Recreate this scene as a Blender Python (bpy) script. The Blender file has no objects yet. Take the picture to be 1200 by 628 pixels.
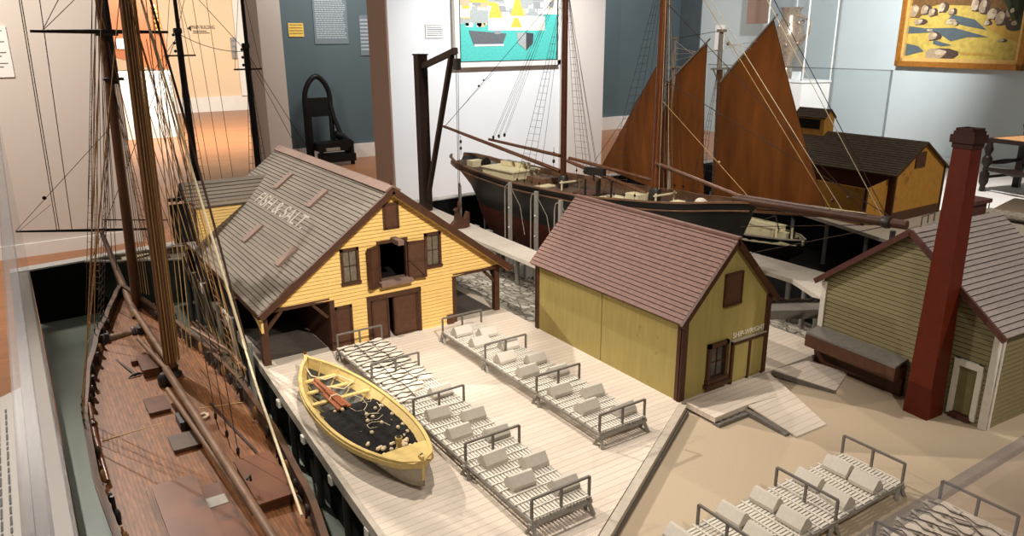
import bpy, math, random
from mathutils import Vector, Matrix
random.seed(7)
C = bpy.context.scene.collection
ZO = 0.75                      # the model's wharf deck is this far above the gallery floor
PI = math.pi

# ------------------------------------------------------------------ mesh builder
class M:
    def __init__(s): s.v = []; s.f = []; s.m = []; s.s = []
    def add(s, vs, fs, mi=0, sm=False):
        b = len(s.v); s.v += [tuple(v) for v in vs]
        for f in fs: s.f.append([b + i for i in f]); s.m.append(mi); s.s.append(sm)
        return s
    def box(s, c, d, rz=0, mi=0, rx=0, ry=0):
        R = Matrix.Rotation(rz, 3, 'Z') @ Matrix.Rotation(ry, 3, 'Y') @ Matrix.Rotation(rx, 3, 'X')
        vs = [Vector(c) + R @ Vector((x*d[0]/2, y*d[1]/2, z*d[2]/2)) for z in (-1, 1) for y in (-1, 1) for x in (-1, 1)]
        return s.add(vs, [(0,2,3,1),(4,5,7,6),(0,1,5,4),(2,6,7,3),(0,4,6,2),(1,3,7,5)], mi)
    def bb(s, x0, x1, y0, y1, z0, z1, mi=0):
        return s.box(((x0+x1)/2, (y0+y1)/2, (z0+z1)/2), (abs(x1-x0), abs(y1-y0), abs(z1-z0)), 0, mi)
    def beam(s, p, q, w, h, up=(0, 0, 1), mi=0):
        p = Vector(p); q = Vector(q); d = (q-p).normalized(); up = Vector(up)
        if abs(d.dot(up)) > .98: up = Vector((0, 1, 0))
        a = d.cross(up).normalized(); b = a.cross(d).normalized()
        vs = [o + a*i*w/2 + b*j*h/2 for o in (p, q) for (i, j) in ((-1,-1),(1,-1),(1,1),(-1,1))]
        return s.add(vs, [(0,3,2,1),(4,5,6,7),(0,1,5,4),(1,2,6,5),(2,3,7,6),(3,0,4,7)], mi)
    def tube(s, pts, r, seg=6, mi=0, cap=True):
        pts = [Vector(p) for p in pts]; n = len(pts); rs = r if isinstance(r, (list, tuple)) else [r]*n
        vs = []; ref = None
        for i, p in enumerate(pts):
            d = (pts[min(i+1, n-1)] - pts[max(i-1, 0)]).normalized()
            if ref is None: ref = Vector((0, 0, 1)) if abs(d.z) < .9 else Vector((1, 0, 0))
            a = d.cross(ref).normalized(); b = a.cross(d).normalized(); ref = b
            vs += [p + (a*math.cos(2*PI*k/seg) + b*math.sin(2*PI*k/seg))*rs[i] for k in range(seg)]
        fs = [(i*seg+k, i*seg+(k+1) % seg, (i+1)*seg+(k+1) % seg, (i+1)*seg+k) for i in range(n-1) for k in range(seg)]
        s.add(vs, fs, mi, True)
        if cap: s.add(vs, [list(range(seg))[::-1], list(range((n-1)*seg, n*seg))], mi)
        return s
    def lathe(s, prof, c, seg=16, mi=0, sm=True, axis='Z'):
        vs = []
        for r, z in prof:
            for k in range(seg):
                a = 2*PI*k/seg
                if axis == 'Z': vs.append((c[0]+r*math.cos(a), c[1]+r*math.sin(a), c[2]+z))
                elif axis == 'X': vs.append((c[0]+z, c[1]+r*math.cos(a), c[2]+r*math.sin(a)))
                else: vs.append((c[0]+r*math.cos(a), c[1]+z, c[2]+r*math.sin(a)))
        n = len(prof)
        s.add(vs, [(i*seg+k, i*seg+(k+1) % seg, (i+1)*seg+(k+1) % seg, (i+1)*seg+k) for i in range(n-1) for k in range(seg)], mi, sm)
        s.add(vs, [list(range(seg))[::-1], list(range((n-1)*seg, n*seg))], mi)
        return s
    def ball(s, c, r, seg=8, rings=6, mi=0, sc=(1, 1, 1)):
        vs = []
        for i in range(rings+1):
            t = PI*i/rings
            for k in range(seg):
                a = 2*PI*k/seg
                vs.append((c[0]+r*sc[0]*math.sin(t)*math.cos(a), c[1]+r*sc[1]*math.sin(t)*math.sin(a), c[2]-r*sc[2]*math.cos(t)))
        return s.add(vs, [(i*seg+k, i*seg+(k+1) % seg, (i+1)*seg+(k+1) % seg, (i+1)*seg+k) for i in range(rings) for k in range(seg)], mi, True)
    def prism(s, poly, off, mi=0):
        n = len(poly); off = Vector(off); a = [Vector(p) for p in poly]; b = [p+off for p in a]
        return s.add(a+b, [list(range(n))[::-1], list(range(n, 2*n))] + [(i, (i+1) % n, n+(i+1) % n, n+i) for i in range(n)], mi)
    def grid(s, rows, mi=0, sm=True):
        n = len(rows[0]); vs = [p for r in rows for p in r]
        return s.add(vs, [(i*n+k, i*n+k+1, (i+1)*n+k+1, (i+1)*n+k) for i in range(len(rows)-1) for k in range(n-1)], mi, sm)
    def build(s, name, mat, parent=None, **kw): return build(name, s, mat, parent, **kw)

ORG = {}
def root_of(o):
    while o.parent: o = o.parent
    return o
def build(name, m, mats, parent=None, org=None, label=None, cat=None, group=None, kind=None, rz=0):
    """one mesh object; vertices are given in model space (deck = 0) unless the thing was made local"""
    me = bpy.data.meshes.new(name)
    if parent is not None: o0 = Vector(ORG[root_of(parent).name])
    else: o0 = Vector(org) if org is not None else Vector((0, 0, 0))
    me.from_pydata([tuple(Vector(v)-o0) for v in m.v], [], m.f)
    if not isinstance(mats, (list, tuple)): mats = [mats]
    for x in mats: me.materials.append(x)
    me.polygons.foreach_set('material_index', m.m); me.polygons.foreach_set('use_smooth', m.s)
    me.update()
    o = bpy.data.objects.new(name, me); C.objects.link(o)
    if parent is not None: o.parent = parent
    else:
        o.location = o0 + Vector((0, 0, ZO)); o.rotation_euler = (0, 0, rz)
    for k, v in (('label', label), ('category', cat), ('group', group), ('kind', kind)):
        if v: o[k] = v
    return o
def thing(name, label, cat, loc=(0, 0, 0), group=None, local=False, rz=0):
    o = bpy.data.objects.new(name, None); C.objects.link(o)
    o.empty_display_size = .02
    o.location = Vector(loc) + Vector((0, 0, ZO)); o.rotation_euler = (0, 0, rz)
    o['label'] = label; o['category'] = cat
    if group: o['group'] = group
    ORG[o.name] = (0, 0, 0) if local else tuple(loc)
    return o
def kids(o): return [c for c in C.objects if c.parent == o]
def copy_thing(src, loc, rz, label, group=None):
    r = src.copy(); C.objects.link(r); r.location = Vector(loc) + Vector((0, 0, ZO)); r.rotation_euler = (0, 0, rz)
    r['label'] = label
    if group: r['group'] = group
    ORG[r.name] = ORG.get(src.name, (0, 0, 0))
    for ch in list(src.children):
        c = ch.copy(); C.objects.link(c); c.parent = r
        for g in ch.children:
            d = g.copy(); C.objects.link(d); d.parent = c
    return r
def struct(name, m, mat, org=None): return build(name, m, mat, None, org=org, kind='structure')

# ------------------------------------------------------------------ materials
def lin(h):
    h = h.lstrip('#'); c = [int(h[i:i+2], 16)/255 for i in (0, 2, 4)]
    return tuple(x/12.92 if x <= .04045 else ((x+.055)/1.055)**2.4 for x in c)
MATS = {}
class N:
    def __init__(s, name):
        s.m = bpy.data.materials.new(name); s.m.use_nodes = True; s.t = s.m.node_tree; s.b = s.t.nodes['Principled BSDF']
    def n(s, typ, **kw):
        x = s.t.nodes.new('ShaderNode'+typ)
        for k, v in kw.items():
            if k.startswith('i_'): x.inputs[int(k[2:]) if k[2:].isdigit() else k[2:]].default_value = v
            else: setattr(x, k, v)
        return x
    def l(s, a, b): s.t.links.new(a, b)
    def math(s, op, a, b=None, c=None):
        x = s.n('Math', operation=op)
        for i, q in enumerate((a, b, c)):
            if q is None: continue
            if hasattr(q, 'links'): s.l(q, x.inputs[i])
            else: x.inputs[i].default_value = q
        return x.outputs[0]
    def mix(s, f, a, b):
        x = s.n('Mix', data_type='RGBA')
        for i, q in ((0, f), (6, a), (7, b)):
            if hasattr(q, 'links'): s.l(q, x.inputs[i])
            else: x.inputs[i].default_value = q if i == 0 else (*q[:3], 1)
        return x.outputs[2]
def sc(c, k): return tuple(min(1, x*k) for x in c)
def mat(name, col, rough=.6, var=.15, scale=40, stretch=(1, 1, 1), bump=0, metal=0, spec=.3, spots=None):
    if name in MATS: return MATS[name]
    n = N(name); c = lin(col); tc = n.n('TexCoord'); mp = n.n('Mapping'); mp.inputs['Scale'].default_value = stretch
    n.l(tc.outputs['Object'], mp.inputs[0])
    no = n.n('TexNoise', i_Scale=scale, i_Detail=4.0); n.l(mp.outputs[0], no.inputs['Vector'])
    f = n.n('MapRange'); f.inputs[1].default_value = .3; f.inputs[2].default_value = .7; n.l(no.outputs[0], f.inputs[0])
    out = n.mix(f.outputs[0], sc(c, 1-var), sc(c, 1+var))
    if spots:
        col2, sca, th = spots
        n2 = n.n('TexNoise', i_Scale=sca, i_Detail=5.0); n.l(tc.outputs['Object'], n2.inputs['Vector'])
        g = n.n('MapRange'); g.inputs[1].default_value = th; g.inputs[2].default_value = th+.08; n.l(n2.outputs[0], g.inputs[0])
        out = n.mix(g.outputs[0], out, lin(col2))
    n.l(out, n.b.inputs['Base Color'])
    n.b.inputs['Roughness'].default_value = rough; n.b.inputs['Metallic'].default_value = metal
    n.b.inputs['Specular IOR Level'].default_value = spec
    if bump:
        bp = n.n('Bump', i_Strength=bump, i_Distance=.002); n.l(no.outputs[0], bp.inputs['Height']); n.l(bp.outputs[0], n.b.inputs['Normal'])
    MATS[name] = n.m; return n.m
def planks(name, col, axis, pitch, gap=.06, dark=.45, var=.1, rough=.6, along=None, length=0, noise=60, spec=.3, noisevar=.12):
    """boards: groove lines every pitch across axis, butt joints every length along the other axis"""
    if name in MATS: return MATS[name]
    n = N(name); c = lin(col); tc = n.n('TexCoord'); sp = n.n('SeparateXYZ'); n.l(tc.outputs['Object'], sp.inputs[0])
    ax = {'X': 0, 'Y': 1, 'Z': 2}
    u = n.math('DIVIDE', sp.outputs[ax[axis]], pitch); row = n.math('FLOOR', u); fr = n.math('FRACT', u)
    line = n.math('LESS_THAN', fr, gap)
    wn = n.n('TexWhiteNoise', noise_dimensions='2D')
    cb = n.n('CombineXYZ'); n.l(row, cb.inputs[0])
    if along and length:
        w = n.math('ADD', n.math('DIVIDE', sp.outputs[ax[along]], length), n.math('MULTIPLY', row, .381))
        n.l(n.math('FLOOR', w), cb.inputs[1])
        line = n.math('MAXIMUM', line, n.math('LESS_THAN', n.math('FRACT', w), gap*pitch/length))
    n.l(cb.outputs[0], wn.inputs['Vector'])
    rnd = n.mix(wn.outputs['Value'], sc(c, 1-var), sc(c, 1+var))
    mp = n.n('Mapping'); s3 = [1, 1, 1]; s3[ax[axis]] = 6
    mp.inputs['Scale'].default_value = s3; n.l(tc.outputs['Object'], mp.inputs[0])
    no = n.n('TexNoise', i_Scale=noise, i_Detail=5.0); n.l(mp.outputs[0], no.inputs['Vector'])
    f = n.n('MapRange'); f.inputs[1].default_value = .3; f.inputs[2].default_value = .7; f.inputs[3].default_value = 1-noisevar; f.inputs[4].default_value = 1+noisevar
    n.l(no.outputs[0], f.inputs[0])
    mu = n.n('Mix', data_type='RGBA', blend_type='MULTIPLY', i_0=1.0); n.l(rnd, mu.inputs[6]); n.l(f.outputs[0], mu.inputs[7])
    n.l(n.mix(line, mu.outputs[2], sc(c, dark)), n.b.inputs['Base Color'])
    n.b.inputs['Roughness'].default_value = rough; n.b.inputs['Specular IOR Level'].default_value = spec
    bp = n.n('Bump', i_Strength=.25, i_Distance=.001); n.l(n.math('SUBTRACT', 1.0, line), bp.inputs['Height']); n.l(bp.outputs[0], n.b.inputs['Normal'])
    MATS[name] = n.m; return n.m
def glassy(name, tint=(.97, .985, .98), refl=.05, rough=.02, haze=0, hcol=.8):
    """thin acrylic sheet: mostly transparent, a little mirror reflection and haze"""
    n = N(name); t = n.t; out = t.nodes['Material Output']
    tr = n.n('BsdfTransparent'); tr.inputs[0].default_value = (*tint, 1)
    gl = n.n('BsdfGlossy'); gl.inputs['Roughness'].default_value = rough
    ms = n.n('MixShader', i_0=refl); n.l(tr.outputs[0], ms.inputs[1]); n.l(gl.outputs[0], ms.inputs[2]); last = ms
    if haze:
        df = n.n('BsdfDiffuse'); df.inputs[0].default_value = (hcol, hcol*.97, hcol*.99, 1)
        m2 = n.n('MixShader', i_0=haze); n.l(ms.outputs[0], m2.inputs[1]); n.l(df.outputs[0], m2.inputs[2]); last = m2
    n.l(last.outputs[0], out.inputs[0]); n.m.cycles.emission_sampling = 'NONE' if hasattr(n.m, 'cycles') else 'NONE'
    MATS[name] = n.m; return n.m

def text_mesh(txt, size, place, depth=.0004, squash=1.0, spacing=1.0, align='LEFT'):
    """lettering as mesh data; place = 4x4 matrix from text plane to model space"""
    cu = bpy.data.curves.new('t', 'FONT'); cu.body = txt; cu.size = size; cu.extrude = depth; cu.space_character = spacing; cu.align_x = align
    ob = bpy.data.objects.new('t', cu); C.objects.link(ob)
    dg = bpy.context.evaluated_depsgraph_get(); me = bpy.data.meshes.new_from_object(ob.evaluated_get(dg))
    m = M(); Sm = Matrix.Diagonal((squash, 1, 1, 1))
    m.add([place @ Sm @ v.co for v in me.vertices], [list(p.vertices) for p in me.polygons])
    C.objects.unlink(ob); bpy.data.objects.remove(ob); bpy.data.meshes.remove(me); bpy.data.curves.remove(cu)
    return m
def frame_mat(o, x, y):
    x = Vector(x).normalized(); y = Vector(y); y = (y - x*y.dot(x)).normalized(); z = x.cross(y)
    m = Matrix((x, y, z)).transposed().to_4x4(); m.translation = Vector(o); return m

# ------------------------------------------------------------------ boarded walls and roofs
def spans(poly, v):
    xs = []
    for i in range(len(poly)):
        (a, b), (c, d) = poly[i], poly[(i+1) % len(poly)]
        if (b <= v) != (d <= v): xs.append(a + (v-b)*(c-a)/(d-b))
    xs.sort(); return [(xs[i], xs[i+1]) for i in range(0, len(xs)-1, 2)]
def minus(ss, hs):
    for a, b in hs:
        o = []
        for x, y in ss:
            if b <= x or a >= y: o.append((x, y)); continue
            if a > x: o.append((x, a))
            if b < y: o.append((b, y))
        ss = o
    return ss
def clap(poly, holes, pitch, f, thick=.0022, m=None, mi=0):
    """clapboard courses over a polygon in wall coordinates (u, v); f(u, v, out) -> point"""
    m = m or M(); v = min(p[1] for p in poly); top = max(p[1] for p in poly)
    cuts = sorted({round(v+i*pitch, 6) for i in range(int((top-v)/pitch)+2) if v+i*pitch < top} | {top} | {h[2] for h in holes if v < h[2] < top} | {h[3] for h in holes if v < h[3] < top})
    for a, b in zip(cuts, cuts[1:]):
        if b-a < 1e-5: continue
        e = (b-a)*.02; mid = (a+b)/2
        hs = [(h[0], h[1]) for h in holes if h[2] <= mid <= h[3]]
        lo = minus(spans(poly, a+e), hs); hi = minus(spans(poly, b-e), hs)
        if len(lo) != len(hi): lo = hi = minus(spans(poly, mid), hs)
        k = round((a-v) % pitch/pitch, 3) % 1
        for (x0, x1), (y0, y1) in zip(lo, hi):
            ta = thick*(1-((a-v) % pitch)/pitch if k not in (0, 1) else 1); tb = thick*.25; D = -.005
            r = ((b-v)/pitch) % 1; end = r < .02 or r > .98        # a course ends here: leave the shadow gap under the next lip
            g = min(.17*pitch, (b-a)*.5) if end else 0; w = 1-g/(b-a)
            q0, q1 = x0+(y0-x0)*w, x1+(y1-x1)*w
            p = [f(x0, a, ta), f(x1, a, ta), f(q1, b-g, tb), f(q0, b-g, tb), f(x0, a, D), f(x1, a, D), f(q1, b-g, D), f(q0, b-g, D), f(y1, b, D), f(y0, b, D)]
            m.add(p, [(0, 1, 2, 3), (4, 5, 1, 0), (3, 2, 6, 7), (7, 6, 8, 9), (0, 3, 7, 4), (1, 5, 6, 2)], mi)
    return m
def roof(e0, e1, r1, r0, n, lift=.003, thick=.006, m=None, mi=0, gap=.14):
    """one roof slope: eave e0->e1, ridge r0->r1; n courses, each lapped over the one below"""
    m = m or M(); e0, e1, r0, r1 = map(Vector, (e0, e1, r0, r1))
    nrm = (e1-e0).cross(r0-e0).normalized()
    if nrm.z < 0: nrm = -nrm
    m.add([p - nrm*thick for p in (e0, e1, r1, r0)] + [e0, e1, r1, r0], [(0, 3, 2, 1), (0, 1, 5, 4), (1, 2, 6, 5), (2, 3, 7, 6), (3, 0, 4, 7)], mi)
    for i in range(n):
        t0, t1 = i/n, (i+1-(gap if i < n-1 else 0))/n
        a, b = e0.lerp(r0, t0), e1.lerp(r1, t0); c, d = e1.lerp(r1, t1), e0.lerp(r0, t1)
        m.add([a+nrm*lift, b+nrm*lift, c+nrm*lift*.5, d+nrm*lift*.5, a-nrm*.001, b-nrm*.001, c-nrm*.001, d-nrm*.001], [(0, 1, 2, 3), (4, 5, 1, 0), (5, 6, 2, 1), (7, 4, 0, 3), (3, 2, 6, 7)], mi)
    return m
# ------------------------------------------------------------------ the palette
m_deck = planks('deck_planks', '#cbbdad', 'Y', .0186, .075, .62, .05, .65, noisevar=.05)
m_fascia = mat('weathered_edge_wood', '#b0a596', .7, .1, 60)
m_sand = mat('sand_ground', '#b09e86', .9, .05, 300, bump=.15)
m_pile = mat('grey_piling', '#6f6c66', .8, .2, 60, (1, 1, .2))
m_pilehead = mat('pale_beam_end', '#d8d3c8', .7, .06, 60)
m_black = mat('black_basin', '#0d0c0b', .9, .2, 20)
m_water = mat('painted_water', '#8f978b', .35, .06, 8)
m_rim = mat('white_case_rim', '#938880', .5, .03, 20)
m_yel = mat('yellow_clapboard', '#e3bd72', .6, .1, 60, (1, 1, 6), .1)
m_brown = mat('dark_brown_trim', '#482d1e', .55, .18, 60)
m_brown2 = mat('brown_door_paint', '#533627', .5, .15, 60)
m_graw = planks('grey_roof_boards', '#6a6156', 'Z', .0108, .0, .6, .09, .75, along='Y', length=.21, noise=90)
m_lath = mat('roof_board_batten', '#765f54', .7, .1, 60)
m_letter = mat('faded_white_paint', '#a1998d', .8, .1, 300)
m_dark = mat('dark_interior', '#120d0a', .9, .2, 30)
m_pane = mat('dull_window_pane', '#6a6152', .25, .25, 90, spec=.5)
m_olive = mat('olive_wall_paint', '#9f8f54', .65, .09, 90, (1, 1, .12), .12, spots=('#7a6c38', 45, .68))
m_rshin = planks('brown_shingles', '#70534a', 'Y', .0125, .045, .7, .1, .6, along='Z', length=.0085, noise=120)
m_corner = mat('brown_corner_board', '#46291a', .5, .2, 50, spots=('#8a5530', 60, .70))
m_fsid = mat('drab_green_clapboard', '#7b7150', .7, .08, 60, (1, 1, 5), .1)
m_froof = planks('greyish_plum_roof_boards', '#968a84', 'Z', .0105, .0, .6, .06, .7, along='X', length=.3)
m_ftrim = mat('plum_brown_trim', '#4d2d26', .55, .15, 60)
m_white = mat('old_white_trim', '#cfcabd', .6, .06, 80)
m_stack = mat('brick_red_paint', '#561a07', .5, .1, 60, spec=.25)
m_stackcap = mat('brick_red_cap', '#351309', .5, .12, 60)
m_fl = mat('grey_flake_wood', '#8f8a81', .75, .1, 80)
m_fldark = mat('dark_flake_rail', '#6c665e', .7, .12, 80)
m_slat = mat('pale_flake_slat', '#c9c2b5', .75, .07, 80)
m_cover = mat('pale_grey_cover', '#bdb5a8', .75, .05, 120, bump=.1)
m_fish = mat('dried_fish_flesh', '#cdc4b4', .7, .06, 160, bump=.2)
m_stick = mat('dark_twig', '#2a2019', .8, .2, 90)
m_dory = mat('dory_yellow', '#c4aa6c', .5, .1, 60)
m_doryin = mat('dory_grey_inside', '#5d5a52', .7, .15, 60)
m_dorybot = mat('dory_bottom', '#a39a86', .5, .12, 40)
m_oar = mat('oar_wood', '#8f5334', .5, .15, 60, (1, .2, 1))
m_net = mat('black_net', '#14110f', .95, .4, 200, bump=.9)
m_float = mat('cork_float', '#cbb693', .7, .15, 200)
m_rope = mat('tan_rope', '#b79664', .85, .15, 300)
m_ropew = mat('pale_rope', '#cdbd9b', .85, .1, 300)
m_line = mat('dark_rigging_line', '#3a2a20', .8, .2, 300)
m_liney = mat('brown_rigging_line', '#8a653c', .8, .15, 300)
m_spar = mat('varnished_spar', '#5f3a20', .35, .2, 50, (1, 1, .15), spec=.5)
m_spar2 = mat('weathered_spar', '#6f523d', .55, .3, 60, (1, .25, 1))
m_spard = mat('dark_spar', '#1d1613', .5, .2, 60)
m_shipdeck = planks('brown_ship_deck', '#764a29', 'X', .0075, .13, .42, .14, .5, along='Y', length=.5, noise=25, spec=.3, noisevar=.34)
m_hull = mat('dark_hull_paint', '#2b1a14', .4, .3, 30, spec=.4)
m_bulw = mat('worn_bulwark', '#4d331f', .5, .45, 40, (1, .3, 1))
m_cabin = mat('worn_cabin_top', '#68402a', .4, .2, 15, spots=('#4c352b', 10, .55))
m_iron = mat('dark_iron', '#211b18', .5, .3, 80, spec=.5)
m_hatch = mat('hatch_brown', '#54311f', .45, .25, 40)
m_bhull = mat('black_hull_paint', '#161513', .35, .25, 30, spec=.5)
m_redhull = mat('red_bottom_paint', '#4a2016', .5, .25, 40)
m_bdeck = planks('grey_brown_ship_deck', '#5d4838', 'X', .012, .07, .6, .1, .55)
m_cream = mat('cream_paint', '#ddd2ab', .5, .06, 60)
m_sail = mat('tanbark_sail', '#7a4516', .75, .26, 22, (1, 1, .18), .5)
m_gaff = mat('grey_gaff', '#8d857b', .55, .1, 60)
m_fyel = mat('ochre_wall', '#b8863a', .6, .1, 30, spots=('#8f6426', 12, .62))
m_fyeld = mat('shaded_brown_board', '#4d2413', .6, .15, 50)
m_fshin = planks('grey_brown_shingles', '#5b5044', 'Y', .016, .05, .7, .15, .8, along='Z', length=.008, noise=120)
m_stone = None
m_crane = mat('dark_crane_timber', '#2c1c14', .6, .2, 50)
m_wwall = mat('white_gallery_wall', '#d9dcdc', .7, .015, 3)
m_lwall = mat('warm_white_wall', '#c9c0b7', .7, .015, 3)
m_cream_wall = mat('cream_far_wall', '#e2c9a8', .7, .02, 2)
m_taupe = mat('taupe_shade_and_panel', '#8d7566', .7, .03, 4)
m_slate = mat('slate_blue_wall', '#56666c', .7, .04, 3)
m_lblue = mat('pale_blue_wall', '#b5bfc0', .7, .02, 3)
m_base = mat('white_baseboard', '#e4e0da', .45, .02, 10)
m_floor = planks('oak_floor', '#a06c47', 'Y', .085, .02, .7, .08, .35, along='X', length=1.1, noise=6)
m_plat = mat('white_platform', '#e2ddd6', .5, .02, 6)
m_gold = mat('gilt_frame', '#a9722c', .35, .2, 30, metal=.45, spec=.5)
m_goldl = mat('pale_gilt_slip', '#d9b56c', .35, .1, 30, metal=.3)
m_paper = mat('white_label_card', '#e6e4df', .6, .02, 20)
m_ink = mat('grey_print', '#5a5a58', .7, .05, 20)
m_pewter = mat('ornate_silver', '#a58f78', .3, .3, 30, metal=.6)
m_blackmetal = mat('black_leather', '#0b0a0a', .5, .2, 20)
m_rush = mat('woven_rush', '#b8895c', .8, .2, 120, bump=.5)
m_chair = mat('dark_turned_wood', '#231712', .35, .2, 40)
m_acr = glassy('clear_acrylic', (.95, .965, .97), .02, .5, .02)
m_rimback = mat('white_back_rim', '#e2deda', .5, .03, 20)
m_acrh = glassy('hazy_acrylic', (.97, .94, .93), .03, .05, .05)
m_edge = glassy('acrylic_edge', (.95, .94, .95), .02, .25, .30, .2)
def stone_mat():
    n = N('rounded_stones'); tc = n.n('TexCoord'); vo = n.n('TexVoronoi', i_Scale=28.0); n.l(tc.outputs['Object'], vo.inputs['Vector'])
    v2 = n.n('TexVoronoi', i_Scale=28.0, feature='DISTANCE_TO_EDGE'); n.l(tc.outputs['Object'], v2.inputs['Vector'])
    r = n.n('MapRange'); r.inputs[1].default_value = .02; r.inputs[2].default_value = .1; n.l(v2.outputs[0], r.inputs[0])
    sp = n.n('SeparateColor'); n.l(vo.outputs['Color'], sp.inputs[0])
    cc = n.mix(sp.outputs[0], lin('#8d8678'), lin('#cdc6b8'))
    n.l(n.mix(r.outputs[0], lin('#7d7566'), cc), n.b.inputs['Base Color'])
    bp = n.n('Bump', i_Strength=.9, i_Distance=.008); n.l(r.outputs[0], bp.inputs['Height']); n.l(bp.outputs[0], n.b.inputs['Normal'])
    n.b.inputs['Roughness'].default_value = .85
    return n.m
m_stone = stone_mat()
# ================================================================== case, ground, water
def plate(poly, z0, z1): return M().prism([(x, y, z0) for x, y in poly], (0, 0, z1-z0))
WZ = -.22
struct('ground_water', plate([(-.012, .2), (1.25, .2), (1.25, 3.40), (-.012, 3.34)], WZ-.02, WZ), m_water)
struct('ground_slip', plate([(1.25, 1.3), (4.6, 1.3), (4.6, 3.62), (1.25, 3.46)], WZ-.02, WZ-.001), m_black)
struct('wall_basin_back', M().prism([(-.012, 3.345, -.25), (1.80, 3.605, -.25), (1.80, 3.625, -.25), (-.012, 3.365, -.25)], (0, 0, .245)), m_black)
struct('wall_basin_rear', M().prism([(1.80, 3.605, -.25), (4.6, 3.64, -.25), (4.6, 3.66, -.25), (1.80, 3.625, -.25)], (0, 0, .245)), m_black)
cs = thing('display_case', 'large acrylic-sided museum case with white rim holding the harbour model', 'display case', (2.2, 1.9, -.75))
b = M(); b.bb(-.075, -.012, .08, 3.38, -.03, 0); b.build('rim', m_rim, cs)
b = M().prism([(-.075, 3.335, -.004), (1.8, 3.60, -.004), (4.6, 3.64, -.004), (4.6, 3.70, -.004), (1.8, 3.66, -.004), (-.075, 3.40, -.004)], (0, 0, .006)); b.build('rim', m_rimback, cs)
b = M(); b.bb(-.073, -.03, .1, 3.36, -.75, -.03); b.build('case_side', m_rim, cs, label='white left side of the case base')
b = M(); b.bb(-.073, 4.6, .10, .14, -.75, -.05); b.build('case_side', m_rim, cs)
g = M().bb(-.019, -.012, .13, 3.33, 0, .66); gl = g.build('acrylic_panel', m_acr, cs)
g = M().bb(-.0205, -.0105, .13, 3.33, .66, .67); g.build('panel_edge', m_edge, gl)
g = M().bb(-.012, 3.99, .126, .133, -.03, .658); gl = g.build('acrylic_panel', m_acrh, cs, label='hazy near acrylic panel')
g = M().bb(-.012, 3.99, .1278, .1318, .663, .667); g.build('panel_edge', m_edge, gl)
g = M().bb(3.99, 3.998, 2.331, 3.62, 0, .664); gl = g.build('acrylic_panel', m_acr, cs, label='far acrylic panel before the pale blue wall')
g = M().bb(3.988, 4.0, 2.331, 3.62, .664, .67); g.build('panel_edge', m_edge, gl)
g = M().bb(3.986, 4.0, 2.331, 2.337, 0, .67); g.build('panel_edge', m_edge, gl)
struct('wall_basin_side', plate([(3.30, 1.42), (3.30, 1.50), (3.9, 1.9), (3.9, 3.5), (3.92, 3.5), (3.92, 1.42)], WZ, -.02), m_black)
# sand ground in front and to the right
struct('ground_sand', plate([(.40, .14), (4.6, .14), (4.6, 1.88), (3.1, 1.62), (3.1, 1.5), (2.6, 1.3), (1.92, 1.13), (1.80, 1.152), (1.26, 1.152), (.757, .868), (.40, .665)], -.06, -.02), m_sand)
# stony shore between the wharf and the pier: a bumpy sloping bed
rows = []
for i in range(40):
    y = 1.79 + 1.2*i/39
    rows.append([(x, y, -.035 - .12*(x-1.26)/.5 + random.uniform(-.004, .004)) for x in [1.255 + .55*k/24 for k in range(25)]])
struct('ground_shore', M().grid(rows), m_stone)
rows = []
for i in range(30):
    y = 1.16 + .75*i/29
    rows.append([(x, y, -.03 - .15*max(0, (x-1.84)/.5) + random.uniform(-.004, .004)) for x in [1.85 + .62*k/20 for k in range(21)]])
struct('ground_bank', M().grid(rows), m_stone)

# ================================================================== main wharf
wf = thing('wharf', 'long planked grey wharf carrying the yellow barn, fish flakes and olive shop', 'wharf', (.85, 1.9, -.2))
DK = [(.425, .68), (.757, .870), (1.243, 1.147), (1.85, 1.147), (1.85, 1.50), (1.26, 1.80), (1.262, 2.95), (.90, 3.06), (.507, 3.06), (.482, 2.0), (.447, 1.25)]
b = plate(DK, -.018, 0); b.build('planked_deck', m_deck, wf)
b = M()
for p, q in (((.425, .68), (.447, 1.25)), ((.447, 1.25), (.482, 2.0)), ((.482, 2.0), (.507, 3.06))):
    b.beam((p[0]-.002, p[1], -.012), (q[0]-.002, q[1], -.012), .012, .026)
b.build('edge_board', m_fascia, wf)
b = M().beam((.425+.008, .68-.012, -.004), (1.245, 1.135, -.004), .018, .016); b.build('edge_board', m_fascia, wf)
b = M().beam((.44, .668, -.016), (1.25, 1.128, -.016), .012, .014); b.build('edge_board', m_fldark, wf, label='darker lower edge strip beside the sand')
for i, (x, y) in enumerate([(.449, 1.148), (.456, 1.355), (.464, 1.551), (.472, 1.76), (.481, 1.96), (.487, 2.16), (.492, 2.36), (.497, 2.56), (.502, 2.76), (.508, 2.96)]):
    b = M().tube([(x+.018, y+.004, WZ), (x+.016, y, -.03)], [.0085, .0075], 10); b.build('piling', m_pile, wf)
    if i < 4:
        b = M().bb(x-.016, x+.06, y-.009, y+.009, -.040, -.022); b.build('cross_beam', m_pilehead, wf, label='pale square beam end')
    else:
        b = M().tube([(x-.014, y+.07, WZ), (x-.016, y+.07, .05 if i % 2 else .035)], .009, 10); b.build('piling', m_pile, wf, label='fender pile standing above the deck edge')
b = M().prism([(.462, .70, WZ), (.484, 1.25, WZ), (.516, 2.0, WZ), (.54, 3.04, WZ), (.55, 3.04, WZ), (.526, 2.0, WZ), (.494, 1.25, WZ), (.472, .70, WZ)], (0, 0, .20)); b.build('under_deck_shade', m_black, wf, label='black sheet standing in for the shadow under the deck')  # black sheet added to stand for the shade under the wharf edge
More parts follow.
